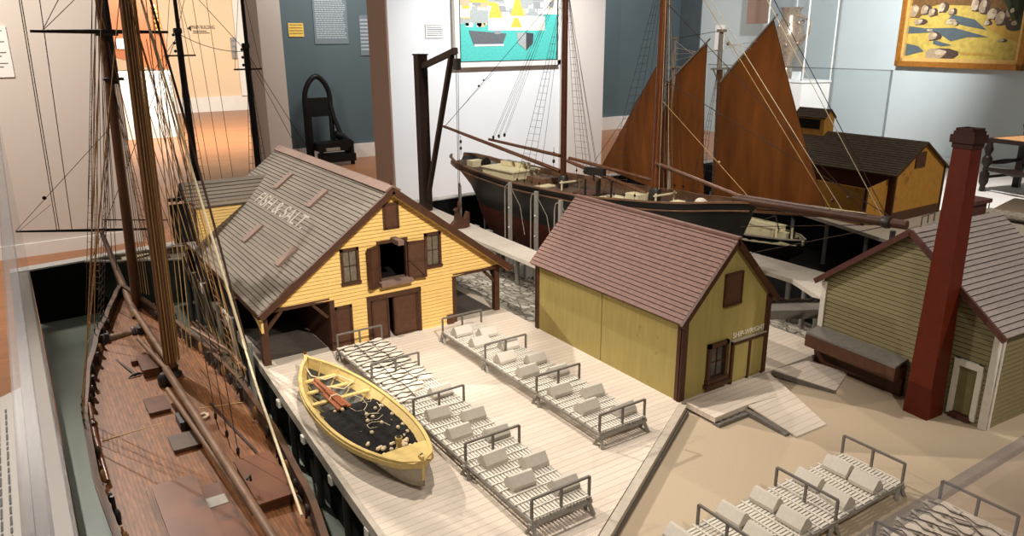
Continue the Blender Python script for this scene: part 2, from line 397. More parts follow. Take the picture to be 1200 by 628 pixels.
# platform and ramps by the olive shop
pf = thing('platform', 'planked L-shaped landing and ramp before the olive shop doors', 'landing', (1.40, 1.03, -.02))
b = plate([(1.262, 1.050), (1.372, 1.052), (1.52, 1.035), (1.567, 1.140), (1.262, 1.144)], -.012, .001); b.build('planked_deck', m_deck, pf)
rp = M().prism([(1.375, 1.048, .001), (1.520, 1.035, .001), (1.478, .905, -.016), (1.372, .908, -.016)], (0, 0, -.004)); rp.build('ramp', m_deck, pf)
b = M()
for k in range(5): b.bb(1.262+.022*k, 1.276+.022*k, 1.044, 1.054, -.02, -.011)
b.beam((1.375, 1.040, -.016), (1.262, 1.042, -.016), .012, .010); b.beam((1.368, 1.046, -.012), (1.362, .925, -.018), .014, .010); b.build('kerb', m_fldark, pf)
rp = thing('ramp', 'planked grey gangway sloping to the sand between the two green buildings', 'ramp', (1.66, 1.09, -.02))
b = M().prism([(1.590, 1.144, .002), (1.715, 1.13, .002), (1.775, 1.045, -.016), (1.645, .995, -.016)], (0, 0, -.005)); b.build('planked_deck', m_deck, rp)
b = M().beam((1.588, 1.144, -.006), (1.642, .992, -.019), .006, .012); b.build('stringer', m_fldark, rp)
# bulkhead: grey cap with dark cribbing
bk = thing('bulkhead', 'grey timber bulkhead with dark cribbing beside the stone bank', 'bulkhead', (1.95, 1.5, -.03))
b = M().beam((1.60, 1.66, -.004), (2.16, 1.33, -.004), .07, .03); b.build('cap', m_fldark, bk)
b = M()
for k in range(12):
    t = k/12; x = 1.62+.54*t; y = 1.70-.33*t
    b.beam((x, y, .010), (x+.045, y-.0275, .024), .006, .006); b.beam((x, y, .024), (x+.045, y-.0275, .010), .006, .006)
b.build('cribbing', m_stick, bk)

# ================================================================== piers behind
def pier(label, near, far, z, piles, low, name='pier'):
    """a narrow deck between two edges, with its own piles"""
    t = thing(name, label, 'pier', (sum(p[0] for p in near)/len(near), sum(p[1] for p in near)/len(near), low))
    poly = near + far[::-1]
    plate(poly, z-.016, z).build('planked_deck', m_fascia2, t)
    for x, y in piles:
        M().tube([(x, y, low), (x, y, z-.016)], .010, 10).build('piling', m_pile, t)
    return t
m_fascia2 = planks('pale_pier_deck', '#cbc1b3', 'Y', .022, .05, .75, .04, .7)
pier('narrow pale pier with piles between the yellow barn and the black hull', [(1.62, 2.0), (1.632, 2.25), (1.638, 2.75), (1.655, 3.5)], [(1.735, 2.0), (1.745, 2.25), (1.76, 2.7), (1.80, 3.52)], 0,
     [(1.645, 2.02), (1.650, 2.16), (1.652, 2.30), (1.654, 2.45), (1.656, 2.6), (1.66, 2.78), (1.735, 2.1), (1.74, 2.4), (1.745, 2.7)], -.2)
pier('short pale pier running toward the drab green foundry', [(2.31, 2.2), (2.304, 1.777), (2.297, 1.614), (2.194, 1.412)], [(2.468, 2.2), (2.466, 1.973), (2.464, 1.574), (2.455, 1.38)], 0,
     [(2.315, 1.9), (2.312, 1.75), (2.305, 1.63), (2.26, 1.53), (2.21, 1.44), (2.45, 1.9), (2.45, 1.6)], -.2)
fw = pier('pale wharf under the far ochre house', [(2.90, 1.0), (3.08, 1.66), (3.19, 2.04), (3.26, 2.3), (3.28, 2.9)], [(3.87, 1.0), (3.87, 1.66), (3.87, 2.04), (3.87, 2.3), (3.87, 2.9)], 0,
     [(3.05, 1.50), (3.09, 1.64), (3.15, 1.85), (3.22, 2.1), (3.3, 2.35)], -.22)

# ================================================================== yellow barn
YB = 1.935; XR, ZR = .868, .450; XL, XE, ZE = .470, 1.262, .158; BX0, BX1 = .671, 1.066; YK = 2.895
barn = thing('barn', 'yellow clapboard fish barn with grey boarded roof and open side bays', 'barn', (.868, 2.4, 0))
def fB(u, v, o): return (u, YB - o, v)
slope = (ZR-ZE)/(XR-XL)
poly = [(BX0, 0), (BX1, 0), (BX1, .152), (1.248, .152), (XR, ZR-.012), (.484, .152), (BX0, .152)]
holes = [(.850, .891, .333, .400), (.828, .911, .178, .289), (.790, .945, 0, .128), (.690, .730, 0, .120), (.718, .762, .194, .284), (.979, 1.022, .199, .290)]
clap(poly, holes, .0107, fB, .0026).build('front_wall', m_yel, barn)
def fL(x): return lambda u, v, o: (x - o, u, v)
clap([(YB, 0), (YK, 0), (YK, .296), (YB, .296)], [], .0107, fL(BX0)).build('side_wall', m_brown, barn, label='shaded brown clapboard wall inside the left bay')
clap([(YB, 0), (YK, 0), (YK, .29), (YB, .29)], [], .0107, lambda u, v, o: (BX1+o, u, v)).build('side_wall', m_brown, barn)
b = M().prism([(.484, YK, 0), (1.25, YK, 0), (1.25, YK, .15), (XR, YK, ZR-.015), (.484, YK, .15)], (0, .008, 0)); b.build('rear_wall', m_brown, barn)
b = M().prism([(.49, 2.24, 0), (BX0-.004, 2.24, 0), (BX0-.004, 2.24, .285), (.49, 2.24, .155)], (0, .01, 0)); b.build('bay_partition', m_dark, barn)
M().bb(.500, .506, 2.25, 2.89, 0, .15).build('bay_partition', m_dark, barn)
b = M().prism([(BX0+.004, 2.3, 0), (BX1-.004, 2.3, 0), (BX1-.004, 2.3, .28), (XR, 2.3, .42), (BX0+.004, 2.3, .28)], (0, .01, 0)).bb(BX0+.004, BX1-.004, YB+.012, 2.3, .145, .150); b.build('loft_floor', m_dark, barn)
lr = roof((XL, YB-.03, ZE), (XL, YK+.02, ZE), (XR, YK+.02, ZR), (XR, YB-.03, ZR), 36, .0024, .007).build('left_roof_slope', m_graw, barn)
roof((XE, YB-.03, ZE), (XE, YK+.02, ZE), (XR, YK+.02, ZR), (XR, YB-.03, ZR), 36, .0024, .007).build('right_roof_slope', m_graw, barn)
b = M().beam((XR-.012, YB-.034, ZR-.001), (XR-.012, YK+.022, ZR-.001), .026, .006, up=(-.5, 0, .8)); b.build('ridge_board', m_lath, barn)
b = M().beam((XR+.012, YB-.034, ZR-.001), (XR+.012, YK+.022, ZR-.001), .026, .006, up=(.5, 0, .8)); b.build('ridge_board', m_lath, barn)
b = M().tube([(XR, YB-.02, ZR), (XR, YB-.02, ZR+.022)], .003, 8); b.build('finial', m_brown, barn)
for s, x in ((-1, XL), (1, XE)):
    b = M().beam((x-.002*s, YB-.034, ZE-.008), (XR, YB-.034, ZR-.006), .010, .018); b.build('rake_board', m_brown, barn)
    b = M().beam((x+.002*-s, YB-.022, ZE-.016), (XR, YB-.022, ZR-.017), .014, .008); b.build('rake_board', m_yel, barn, label='yellow inner rake board')
# arched eave board along the left side
n = 3; pts = []; y0, y1 = YB-.02, YK
for k in range(n):
    a, c = y0+(y1-y0)*k/n, y0+(y1-y0)*(k+1)/n
    for j in range(13):
        t = j/12; pts.append((.476, a+(c-a)*t, .136 - .034*(abs(2*t-1)**2.6)))
b = M().prism([(.476, y0, .158)] + pts + [(.476, y1, .158)], (.006, 0, 0)); b.build('eave_board', m_yel, barn, label='arched yellow eave board')
b = M().beam((XL, y0-.01, ZE-.006), (XL, y1+.02, ZE-.006), .006, .014); b.build('eave_trim', m_brown, barn)
b = M().beam((XE, y0-.01, ZE-.006), (XE, y1+.02, ZE-.006), .008, .018); b.build('eave_trim', m_brown, barn)
for x, y, w in ((.488, YB+.008, .020), (1.236, YB+.022, .018), (.488, 2.25, .016), (.488, 2.57, .016), (.488, 2.88, .016), (1.238, 2.42, .016), (1.238, 2.88, .016), (BX0+.006, YB-.001, .014), (BX1+.004, YB+.004, .014)):
    b = M().bb(x-w/2, x+w/2, y-w/2, y+w/2, 0, .150); b.build('post', m_brown, barn)
for (x, s, y) in ((.498, 1, YB+.008), (BX0-.004, -1, YB+.008), (1.228, -1, YB+.022), (BX1+.012, 1, 2.88), (1.228, -1, 2.88)):
    b = M().beam((x, y, .100), (x+.042*s, y, .146), .008, .010, up=(0, 1, 0)); b.build('brace', m_brown, barn)
b = M().beam((1.238, YB+.03, .104), (1.238, YB+.07, .146), .008, .010, up=(1, 0, 0)); b.build('brace', m_brown, barn)
for a, c in ((BX0+.002, .484), (BX1, 1.248)): M().bb(a, c, YB-.002, YB+.012, .147, .157).build('tie_beam', m_brown, barn)
b = M().bb(.497, BX0-.004, YB+.03, 2.24, .0, .0015).bb(BX1+.004, 1.228, YB+.03, 2.86, 0, .0015); b.build('bay_floor', mat('shaded_bay_floor', '#4b443c', .8, .1, 30), barn, label='grey floor darkened with painted shade inside the open bays')  # grey floor; most of its dark tone is bay shade put into the colour
def window(t, x0, x1, z0, z1, y, fm, pm, fw=.008, mull=True, name='window', d=.006):
    f = M(); f.bb(x0, x0+fw, y-d, y+.006, z0, z1); f.bb(x1-fw, x1, y-d, y+.006, z0, z1); f.bb(x0, x1, y-d, y+.006, z1-fw, z1); f.bb(x0-.002, x1+.002, y-d-.003, y+.006, z0, z0+fw)
    fo = f.build(name, fm, t); M().bb(x0+fw*.6, x1-fw*.6, y+.001, y+.003, z0+fw*.6, z1-fw*.6).build('pane', pm, fo)
    if mull:
        g = M(); xm, zm = (x0+x1)/2, (z0+z1)/2
        g.bb(xm-.0012, xm+.0012, y-.001, y+.003, z0+fw, z1-fw); g.bb(x0+fw, x1-fw, y-.001, y+.003, zm-.0012, zm+.0012); g.build('glazing_bar', fm, fo)
    return fo
window(barn, .712, .767, .186, .292, YB, m_brown, m_pane)
window(barn, .973, 1.028, .191, .298, YB, m_brown, m_pane)
def leaf(t, name, o, ang, w, h, zbrace=True, d=.006):
    """a board door leaf hinged at o=(x, y, z); ang 0 lies along +x, turning toward -y"""
    ux = Vector((math.cos(ang), -math.sin(ang), 0)); uy = Vector((math.sin(ang), math.cos(ang), 0)); o = Vector(o)
    def P(u, v, k): return o + ux*u + uy*k + Vector((0, 0, v))
    def slab(m, u0, u1, v0, v1, k0, k1):
        m.add([P(u, v, k) for k in (k0, k1) for v in (v0, v1) for u in (u0, u1)], [(0,2,3,1),(4,5,7,6),(0,1,5,4),(2,6,7,3),(0,4,6,2),(1,3,7,5)])
    m = M(); slab(m, 0, w, 0, h, -d, 0); q = m.build(name, m_brown2, t)
    g = M(); e = .005
    for k0, k1 in ((-d-.003, -d), (0, .003)):
        slab(g, 0, w, h-e, h, k0, k1); slab(g, 0, w, 0, e, k0, k1); slab(g, 0, e, 0, h, k0, k1); slab(g, w-e, w, 0, h, k0, k1)
    if zbrace:
        for k in (-d-.002, .002):
            g.beam(P(w-e, e, k), P(e, h*.52, k), .0035, .006, up=tuple(uy)); 
            slab(g, 0, w, h*.5-.003, h*.5+.003, min(k, k-.001), max(k, k+.001))
    g.build('batten', m_brown, q)
    return q
leaf(barn, 'shutter', (.828, YB-.006, .166), PI-.5, .044, .120)
leaf(barn, 'shutter', (.914, YB-.008, .172), .12, .056, .112)
q = M().bb(.846, .895, YB-.007, YB+.004, .329, .404).build('shutter', m_brown2, barn); M().bb(.8495, .853, YB-.010, YB-.005, .331, .402).bb(.888, .8915, YB-.010, YB-.005, .331, .402).bb(.8495, .8915, YB-.010, YB-.005, .398, .402).bb(.8495, .8915, YB-.010, YB-.005, .331, .335).build('batten', m_brown, q)
M().bb(.822, .918, YB-.007, YB+.006, .289, .297).bb(.822, .829, YB-.006, YB+.006, .17, .29).bb(.910, .917, YB-.006, YB+.006, .17, .29).build('hatch_frame', m_brown, barn)
M().bb(.820, .920, YB-.030, YB+.02, .167, .179).build('hatch_sill', m_lath, barn)
M().bb(.866, .884, YB-.055, YB+.02, .290, .304).build('hoist_beam', m_lath, barn)
M().bb(.782, .792, YB-.007, YB+.006, 0, .139).bb(.943, .953, YB-.007, YB+.006, 0, .139).bb(.782, .953, YB-.009, YB+.006, .126, .139).build('door_frame', m_brown, barn)
leaf(barn, 'door_leaf', (.943, YB-.001, .001), PI+.0, .078, .124, False)
leaf(barn, 'door_leaf', (.792, YB-.001, .001), -.16, .058, .124, False)
d = M().bb(.690, .731, YB-.002, YB+.004, .001, .122).build('side_door', m_brown2, barn)
M().bb(.684, .691, YB-.006, YB+.004, 0, .128).bb(.729, .736, YB-.006, YB+.004, 0, .128).bb(.684, .736, YB-.006, YB+.004, .120, .128).build('door_frame', m_brown, d)
M().bb(1.040, 1.062, YB-.012, YB-.004, .002, .030).build('door_step_board', m_brown2, barn, label='small brown board leaning at the right corner')
# roof lettering and boards
up = Vector((XR-XL, 0, ZR-ZE)).normalized(); nrm = Vector((-(ZR-ZE), 0, XR-XL)).normalized()
def roofp(y, x): z = ZE + (x-XL)*slope; return Vector((x, y, z))
o = roofp(2.632, .676) + nrm*.0026
text_mesh('FISH & SALT.', .070, frame_mat(o, (0, -1, 0), tuple(up)), .0004, 1.27, 1.0).build('lettering', m_letter, lr)
for (y, x0, x1) in ((2.573, .738, .800), (2.231, .735, .797), (2.391, .572, .633), (2.060, .575, .633)):
    p, q = roofp(y, x0)+nrm*.005, roofp(y, x1)+nrm*.005
    M().beam(p, q, .034, .007, up=tuple(nrm)).build('roof_ladder_board', m_lath, lr)

# side ell on the left roof
sh = thing('roof_shed', 'small gabled yellow shed rising from the barn roof beside the masts', 'shed', (.6, 2.76, .18))
YS = 2.689
clap([(.487, .165), (.493, .165), (.688, .305), (.688, .312), (.487, .312)], [], .0107, lambda u, v, o: (u, YS-o, v)).build('front_wall', m_yel, sh)
M().prism([(.487, YS, .165), (.487, YS+.152, .165), (.487, YS+.152, .312), (.487, YS+.076, .373), (.487, YS, .312)], (.006, 0, 0)).build('end_wall', m_brown, sh)
M().bb(.482, .494, YS-.006, YS+.006, .165, .314).build('corner_board', m_brown, sh)
M().bb(.414, .484, YS-.004, YS+.002, .186, .320).build('door_leaf', m_dark, sh, label='open black door leaf')
M().beam((.425, YS+.076, .322), (.492, YS+.076, .322), .012, .012).build('hoist_beam', m_iron, sh)
roof((.470, YS-.014, .302), (.70, YS-.014, .302), (.77, YS+.076, .376), (.470, YS+.076, .376), 7, .0024, .006).build('front_roof_slope', m_graw, sh)
roof((.470, YS+.166, .302), (.70, YS+.166, .302), (.77, YS+.076, .376), (.470, YS+.076, .376), 7, .0024, .006).build('rear_roof_slope', m_graw, sh)
M().beam((.469, YS-.014, .297), (.469, YS+.076, .372), .006, .010).beam((.469, YS+.166, .297), (.469, YS+.076, .372), .006, .010).build('rake_board', m_dark, sh)

# ================================================================== olive shop
OX0, OX1, OY0, OY1, OZ, ORZ = 1.252, 1.566, 1.157, 1.752, .215, .380; OXM = (OX0+OX1)/2
ol = thing('shipwright_shop', 'olive green gabled shop with brown shingle roof on the wharf', 'building', (OXM, 1.45, 0))
M().bb(OX0, OX0+.006, OY0, 1.449, 0, OZ).build('side_wall', m_olive, ol); M().bb(OX0, OX0+.006, 1.452, OY1, 0, OZ).build('side_wall', m_olive, ol)
M().bb(OX0+.002, OX0+.006, 1.448, 1.453, 0, OZ).build('wall_seam', m_letter, ol)
M().bb(OX1-.006, OX1, OY0, OY1, 0, OZ).build('side_wall', m_olive, ol)
g5 = lambda y: [(OX0, y, 0), (OX1, y, 0), (OX1, y, OZ), (OXM, y, ORZ-.006), (OX0, y, OZ)]
M().prism(g5(OY0), (0, .006, 0)).build('front_wall', m_olive, ol); M().prism(g5(OY1), (0, -.006, 0)).build('rear_wall', m_olive, ol)
for x, y in ((OX0, OY0), (OX1, OY0), (OX0, OY1), (OX1, OY1)):
    b = M(); sx = 1 if x == OX0 else -1; sy = 1 if y == OY0 else -1
    b.bb(x-.003*sx, x+.016*sx, y-.003*sy, y+.003*sy, 0, OZ+.002); b.bb(x-.003*sx, x+.003*sx, y, y+.014*sy, 0, OZ-.004); b.build('corner_board', m_corner, ol)
ov = .016
for x, s in ((OX0, -1), (OX1, 1)):
    sl = (ORZ-OZ)/(OXM-OX0); ex = x+s*ov; ez = OZ+.008-ov*sl
    roof((ex, OY0-.014, ez), (ex, OY1+.014, ez), (OXM, OY1+.014, ORZ+.008), (OXM, OY0-.014, ORZ+.008), 20, .0022, .008).build('left_roof_slope' if s < 0 else 'right_roof_slope', m_rshin, ol)
    M().beam((ex, OY0-.012, ez-.006), (OXM, OY0-.012, ORZ), .008, .014).build('rake_board', m_corner, ol)
    M().beam((x+s*.002, OY0, OZ-.010), (x+s*.002, OY1, OZ-.010), .006, .016).build('eave_trim', m_corner, ol)
M().beam((OXM, OY0-.016, ORZ+.010), (OXM, OY1+.016, ORZ+.010), .014, .006).build('ridge_board', m_rshin, ol)
s_ = M().bb(1.387, 1.444, OY0-.005, OY0, .222, .298).build('shutter', m_brown2, ol)
M().bb(1.384, 1.447, OY0-.008, OY0, .217, .222).bb(1.384, 1.389, OY0-.007, OY0, .222, .300).bb(1.442, 1.447, OY0-.007, OY0, .222, .300).bb(1.384, 1.447, OY0-.007, OY0, .296, .301).build('shutter_frame', m_brown, s_)
window(ol, 1.340, 1.413, .024, .128, OY0-.002, m_brown, mat('dark_pane', '#2b2a26', .15, .2, 60, spec=.6), .010, True)
M().bb(1.334, 1.419, OY0-.014, OY0, .012, .022).build('window_sill', m_brown, ol)
for x0, x1 in ((1.434, 1.494), (1.500, 1.552)):
    d = M().bb(x0, x1, OY0-.003, OY0, .006, .108).build('door_leaf', m_olive, ol)
M().bb(1.427, 1.435, OY0-.007, OY0, 0, .116).bb(1.493, 1.500, OY0-.006, OY0, 0, .112).bb(1.550, 1.556, OY0-.006, OY0, 0, .112).bb(1.427, 1.556, OY0-.008, OY0, .108, .116).build('door_frame', m_brown, ol)
M().bb(1.427, 1.556, OY0-.008, OY0, .1155, .118).build('door_cap', m_letter, ol, label='thin pale strip above the doors')
text_mesh('SHIP-WRIGHT.', .0205, frame_mat((1.430, OY0-.0014, .124), (1, 0, 0), (0, 0, 1)), .0008, .96).build('lettering', mat('pale_sign_paint', '#e6dfcc', .7, .04, 200), ol)

# ================================================================== foundry and smokestack
fo = thing('foundry', 'drab green clapboard foundry with boarded roof behind the red smokestack', 'building', (1.775, .925, -.02), local=True, rz=math.radians(-4))
H0 = .02
fy0, fy1, fe, fr, fl = -.236, .232, .222+H0, .400+H0, .34
fpoly = [(fy0, 0), (fy1, 0), (fy1, fe), (.0, fr-.006), (fy0, fe)]
clap(fpoly, [(-.210, -.152, .012, .142)], .0118, lambda u, v, o: (-o, u, v), .0026).build('gable_wall', m_fsid, fo)
clap([(0, 0), (fl, 0), (fl, fe), (0, fe)], [], .0118, lambda u, v, o: (u, fy0-o, v), .0026).build('side_wall', m_fsid, fo)
M().bb(0, fl, fy1-.006, fy1, 0, fe).build('side_wall', m_fsid, fo)
M().prism([(fl, y, z) for y, z in fpoly], (-.006, 0, 0)).build('rear_wall', m_fsid, fo)
roof((-.016, fy0-.016, fe-.008), (fl+.016, fy0-.016, fe-.008), (fl+.016, 0, fr+.006), (-.016, 0, fr+.006), 22, .0024, .007).build('front_roof_slope', m_froof, fo)
roof((-.016, fy1+.016, fe-.008), (fl+.016, fy1+.016, fe-.008), (fl+.016, 0, fr+.006), (-.016, 0, fr+.006), 22, .0024, .007).build('rear_roof_slope', m_froof, fo)
M().beam((-.018, fy0-.016, fe-.014), (-.018, 0, fr), .007, .014).build('rake_board', m_ftrim, fo)
M().beam((-.018, fy1+.016, fe-.014), (-.018, 0, fr), .007, .014).build('rake_board', m_ftrim, fo)
M().bb(-.005, .004, fy0-.005, fy0+.013, 0, fe-.012).bb(-.004, .013, fy0-.005, fy0-.001, 0, fe-.012).build('corner_board', m_white, fo)
M().bb(-.005, .004, fy1-.012, fy1+.003, .10, fe-.012).build('corner_board', m_white, fo)
M().bb(-.005, .004, fy1-.012, fy1+.003, 0, .10).build('corner_board', m_ftrim, fo, label='brown lower corner board')
w = M(); w.bb(-.007, .002, -.214, -.202, .010, .150); w.bb(-.007, .002, -.160, -.148, .010, .150); w.bb(-.008, .002, -.214, -.148, .134, .150)
wo = w.build('blind_window', m_white, fo); M().bb(-.001, .002, -.203, -.159, .018, .136).build('pane', mat('olive_board', '#6c6542', .6, .12, 40), wo); M().bb(-.010, .002, -.204, -.158, .004, .016).build('sill', m_ftrim, wo)
lg = M().prism([(-.002, -.035, .095), (-.002, .232, .095), (-.050, .232, .084), (-.050, -.035, .084)], (0, 0, .006)).build('ledge', m_fldark, fo, label='grey sloping ledge over the brown trough')
M().bb(-.051, -.003, -.036, .233, .050, .083).build('trough_front', m_brown2, lg)
M().bb(-.016, -.003, -.036, .225, 0, .05).build('recess_board', m_brown, lg)
M().tube([(.03, .075, fr-.07), (.03, .075, fr-.02)], .007, 8).build('vent_pipe', m_iron, fo)
M().bb(.27, .33, .02, .07, fr-.05, fr+.030).bb(.262, .338, .012, .078, fr+.030, fr+.040).build('roof_vent', m_ftrim, fo, label='dark red vent box behind the ridge')
st = thing('smokestack', 'tall tapering brick-red square smokestack standing against the drab foundry', 'chimney', (1.724, .814, -.02))
def frus(m, c, a0, z0, a1, z1, rz):
    vs = []
    for a, z in ((a0, z0), (a1, z1)):
        for i, j in ((-1, -1), (1, -1), (1, 1), (-1, 1)):
            x, y = i*a/2, j*a/2; vs.append((c[0]+x*math.cos(rz)-y*math.sin(rz), c[1]+x*math.sin(rz)+y*math.cos(rz), z))
    m.add(vs, [(3, 2, 1, 0), (4, 5, 6, 7), (0, 1, 5, 4), (1, 2, 6, 5), (2, 3, 7, 6), (3, 0, 4, 7)])
    return m
c0 = (1.724, .814); rz = math.radians(-4)
frus(M(), c0, .061, -.02, .040, .625, rz).build('shaft', m_stack, st)
b = M(); frus(b, c0, .045, .616, .045, .627, rz); frus(b, c0, .053, .627, .053, .644, rz); frus(b, c0, .045, .644, .045, .652, rz); b.build('cap', m_stackcap, st)
b = M()
for i, j in ((-1, 0), (1, 0), (0, -1), (0, 1)):
    b.box((c0[0]+i*.0165*math.cos(rz)-j*.0165*math.sin(rz), c0[1]+i*.0165*math.sin(rz)+j*.0165*math.cos(rz), .655), (.007 if i else .040, .040 if i else .007, .006), rz)
b.build('rim', m_stackcap, st)

# ================================================================== far ochre house
fh = thing('ochre_house', 'far ochre gabled house with grey shingle roof and brown base', 'house', (3.62, 2.3, 0))
fx0, fx1, fxm, fyy, fyk, fe, fr = 3.405, 3.830, 3.619, 1.90, 2.75, .235, .365
M().prism([(fx0, fyy, .045), (fx1, fyy, .045), (fx1, fyy, fe), (fxm, fyy, fr-.006), (fx0, fyy, fe)], (0, .006, 0)).build('gable_wall', m_fyel, fh)
M().bb(fx0-.003, fx1+.003, fyy-.004, fyk, 0, .045).build('plinth', m_stackbrown if 'm_stackbrown' in globals() else m_brown2, fh, label='brown lower wall')
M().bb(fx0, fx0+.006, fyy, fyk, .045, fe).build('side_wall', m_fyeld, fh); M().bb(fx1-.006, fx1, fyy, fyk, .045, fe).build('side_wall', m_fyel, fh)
M().bb(fx0, fx1, fyk-.006, fyk, .045, fe).build('rear_wall', m_fyel, fh)
for x, s in ((fx0, -1), (fx1, 1)):
    M().bb(x-.006, x+.006, fyy-.005, fyy+.006, 0, fe).build('corner_board', m_brown, fh)
    roof((x+s*.02, fyy-.014, fe-.010), (x+s*.02, fyk+.014, fe-.010), (fxm, fyk+.014, fr), (fxm, fyy-.014, fr), 16, .002, .006).build('left_roof_slope' if s < 0 else 'right_roof_slope', m_fshin, fh)
    M().beam((x+s*.02, fyy-.012, fe-.015), (fxm, fyy-.012, fr-.005), .006, .010).build('rake_board', m_brown, fh)
M().bb(3.552, 3.635, fyy-.006, fyy, .245, .318).build('shutter', m_brown2, fh)
an = M(); ax, ay = 3.388, 2.021
cu = thing('cupola', 'small ochre cupola with dark louvre opening on the far house ridge', 'cupola', (3.619, 2.51, .345))
M().prism([(3.577, 2.42, .335), (3.661, 2.42, .335), (3.661, 2.42, .432), (3.619, 2.42, .470), (3.577, 2.42, .432)], (0, .18, 0)).build('body', m_fyel, cu)
M().bb(3.571, 3.577, 2.445, 2.575, .375, .425).build('louvre', m_dark, cu)
for s in (-1, 1): roof((fxm+s*.050, 2.412, .434), (fxm+s*.050, 2.608, .434), (fxm, 2.608, .478), (fxm, 2.412, .478), 5, .002, .005).build('roof_slope', m_fshin, cu)
an = thing('yard_pen', 'open-topped ochre board pen against the far ochre house', 'pen', (3.26, 2.1, 0))
M().prism([(3.250, 1.940, 0), (3.402, 1.930, 0), (3.402, 1.930, .203), (3.250, 1.940, .171)], (0, .006, 0)).build('front_board', m_fyel, an)
M().prism([(3.250, 1.946, 0), (3.250, 2.50, 0), (3.250, 2.50, .182), (3.250, 1.946, .171)], (.006, 0, 0)).build('side_board', m_fyel, an)
M().bb(3.246, 3.258, 1.936, 1.948, 0, .174).build('corner_post', m_brown, an)
# ================================================================== fish flakes (drying racks)
def flake(label, L, bays, W=.130, zt=.036, over=.0):
    """local: runs along +y from 0 to L, width along x centred on 0"""
    t = thing('fish_flake', label, 'drying rack', (0, 0, 0), 'fish flakes', local=True)
    b = M(); 
    for k in range(17):
        x = -W/2 + W*(k+.5)/17; b.bb(x-.0025, x+.0025, -.004, L+.004, zt-.003, zt-.001)
    n = int(L/.0255)
    for k in range(n+1):
        y = L*k/n; b.bb(-W/2-.003, W/2+.003, y-.0017, y+.0017, zt-.001, zt+.0012)
    b.build('slat_bed', m_slat, t)
    for x in (-W/2, -W/6, W/6, W/2):
        M().bb(x-.0025, x+.0025, -.005, L+.005, zt-.009, zt-.003).build('stringer', m_fl, t)
    for k in range(bays+1):
        y = L*k/bays
        tr = M().bb(-W/2-.006, W/2+.006, y-.004, y+.004, zt-.016, zt-.009).build('trestle', m_fl, t)
        for sx in (-1, 1):
            for sy in (-1, 1):
                x = sx*(W/2-.004); M().beam((x, y+sy*.002, zt-.010), (x+sx*.006, y+sy*.013, 0), .007, .006).build('leg', m_fl, tr)
        r = M().beam((-W/2, y, zt+.040), (W/2, y, zt+.040), .0045, .004).build('rail', m_fldark, t)
        for x in (-W/2, 0, W/2):
            M().bb(x-.0022, x+.0022, y-.0022, y+.0022, zt, zt+.040).build('rail_post', m_fldark, r)
    return t
fA = flake('grey slatted rack half covered with split cod beside the yellow dory', .922, 4); fA.location = (.724, .934, ZO)
fB_ = flake('grey slatted rack of covers between the dory rack and olive shop', .700, 3); fB_.location = (1.022, 1.104, ZO)
fC = flake('grey slatted rack of covers standing on the sand', .645, 3); fC.location = (1.342, .714, ZO-.02); fC.rotation_euler = (0, 0, PI/2)
fD = copy_thing(fC, (1.342, .512, -.02), PI/2, 'slatted rack heaped with split cod behind the near acrylic panel', 'fish flakes')
# peaked covers
cv = thing('fish_cover', '-', 'fish cover', (0, 0, 0), 'peaked covers on the racks', local=True)
b = M(); l_, w_, h1, h2 = .052, .034, .013, .024
b.prism([(-l_/2, -w_/2, 0), (-l_/2, w_/2, 0), (-l_/2, w_/2, h1*.55), (-l_/2, w_*.1, h2), (-l_/2, -w_*.1, h2), (-l_/2, -w_/2, h1*.55)], (l_, 0, 0)); b.build('box', m_cover, cv)
first = [cv]
def cover(x, y, z, rz, label):
    if first: o = first.pop(); o.location = (x, y, z+ZO); o.rotation_euler = (0, 0, rz); o['label'] = label
    else: copy_thing(cv, (x, y, z), rz, label, 'peaked covers on the racks')
ZT = .0375
A = [(.757, 1.452, 'half hidden by the drying cod, olive shop side'), (.700, 1.359, 'first past the cod, dory side'), (.762, 1.309, 'first past the cod, olive shop side'),
     (.697, 1.259, 'second past the cod, dory side'), (.762, 1.212, 'second past the cod, olive shop side'), (.702, 1.130, 'third past the cod, dory side'),
     (.764, 1.077, 'third past the cod, olive shop side'), (.703, 1.035, 'at the open end, dory side'), (.764, .978, 'at the open end, olive shop side')]
for x, y, s in A: cover(x, y, ZT, random.uniform(-.05, .05), 'peaked cover on the cod rack, ' + s)
B = [(.992, 1.755), (1.047, 1.707), (.993, 1.659), (1.048, 1.598), (.992, 1.529), (1.053, 1.477), (.993, 1.429), (1.055, 1.384), (.996, 1.297), (1.055, 1.248), (.997, 1.196), (1.058, 1.141)]
nth = ('first', 'second', 'third', 'fourth', 'fifth', 'sixth')
for i, (x, y) in enumerate(B): cover(x, y, ZT, random.uniform(-.05, .05), 'peaked cover on the wharf rack without cod, %s from the barn, %s row' % (nth[i//2], 'dory side' if i % 2 == 0 else 'olive shop side'))
Cc = [(1.273, .742), (1.269, .681), (1.185, .745), (1.177, .680), (1.063, .750), (1.054, .684), (.976, .754), (.967, .687), (.851, .761), (.845, .690)]
for i, (x, y) in enumerate(Cc): cover(x, y, ZT-.02, PI/2+random.uniform(-.05, .05), 'peaked cover on the sand rack, %s from its foundry end, %s row' % (nth[i//2], 'olive shop' if i % 2 == 0 else 'near acrylic'))
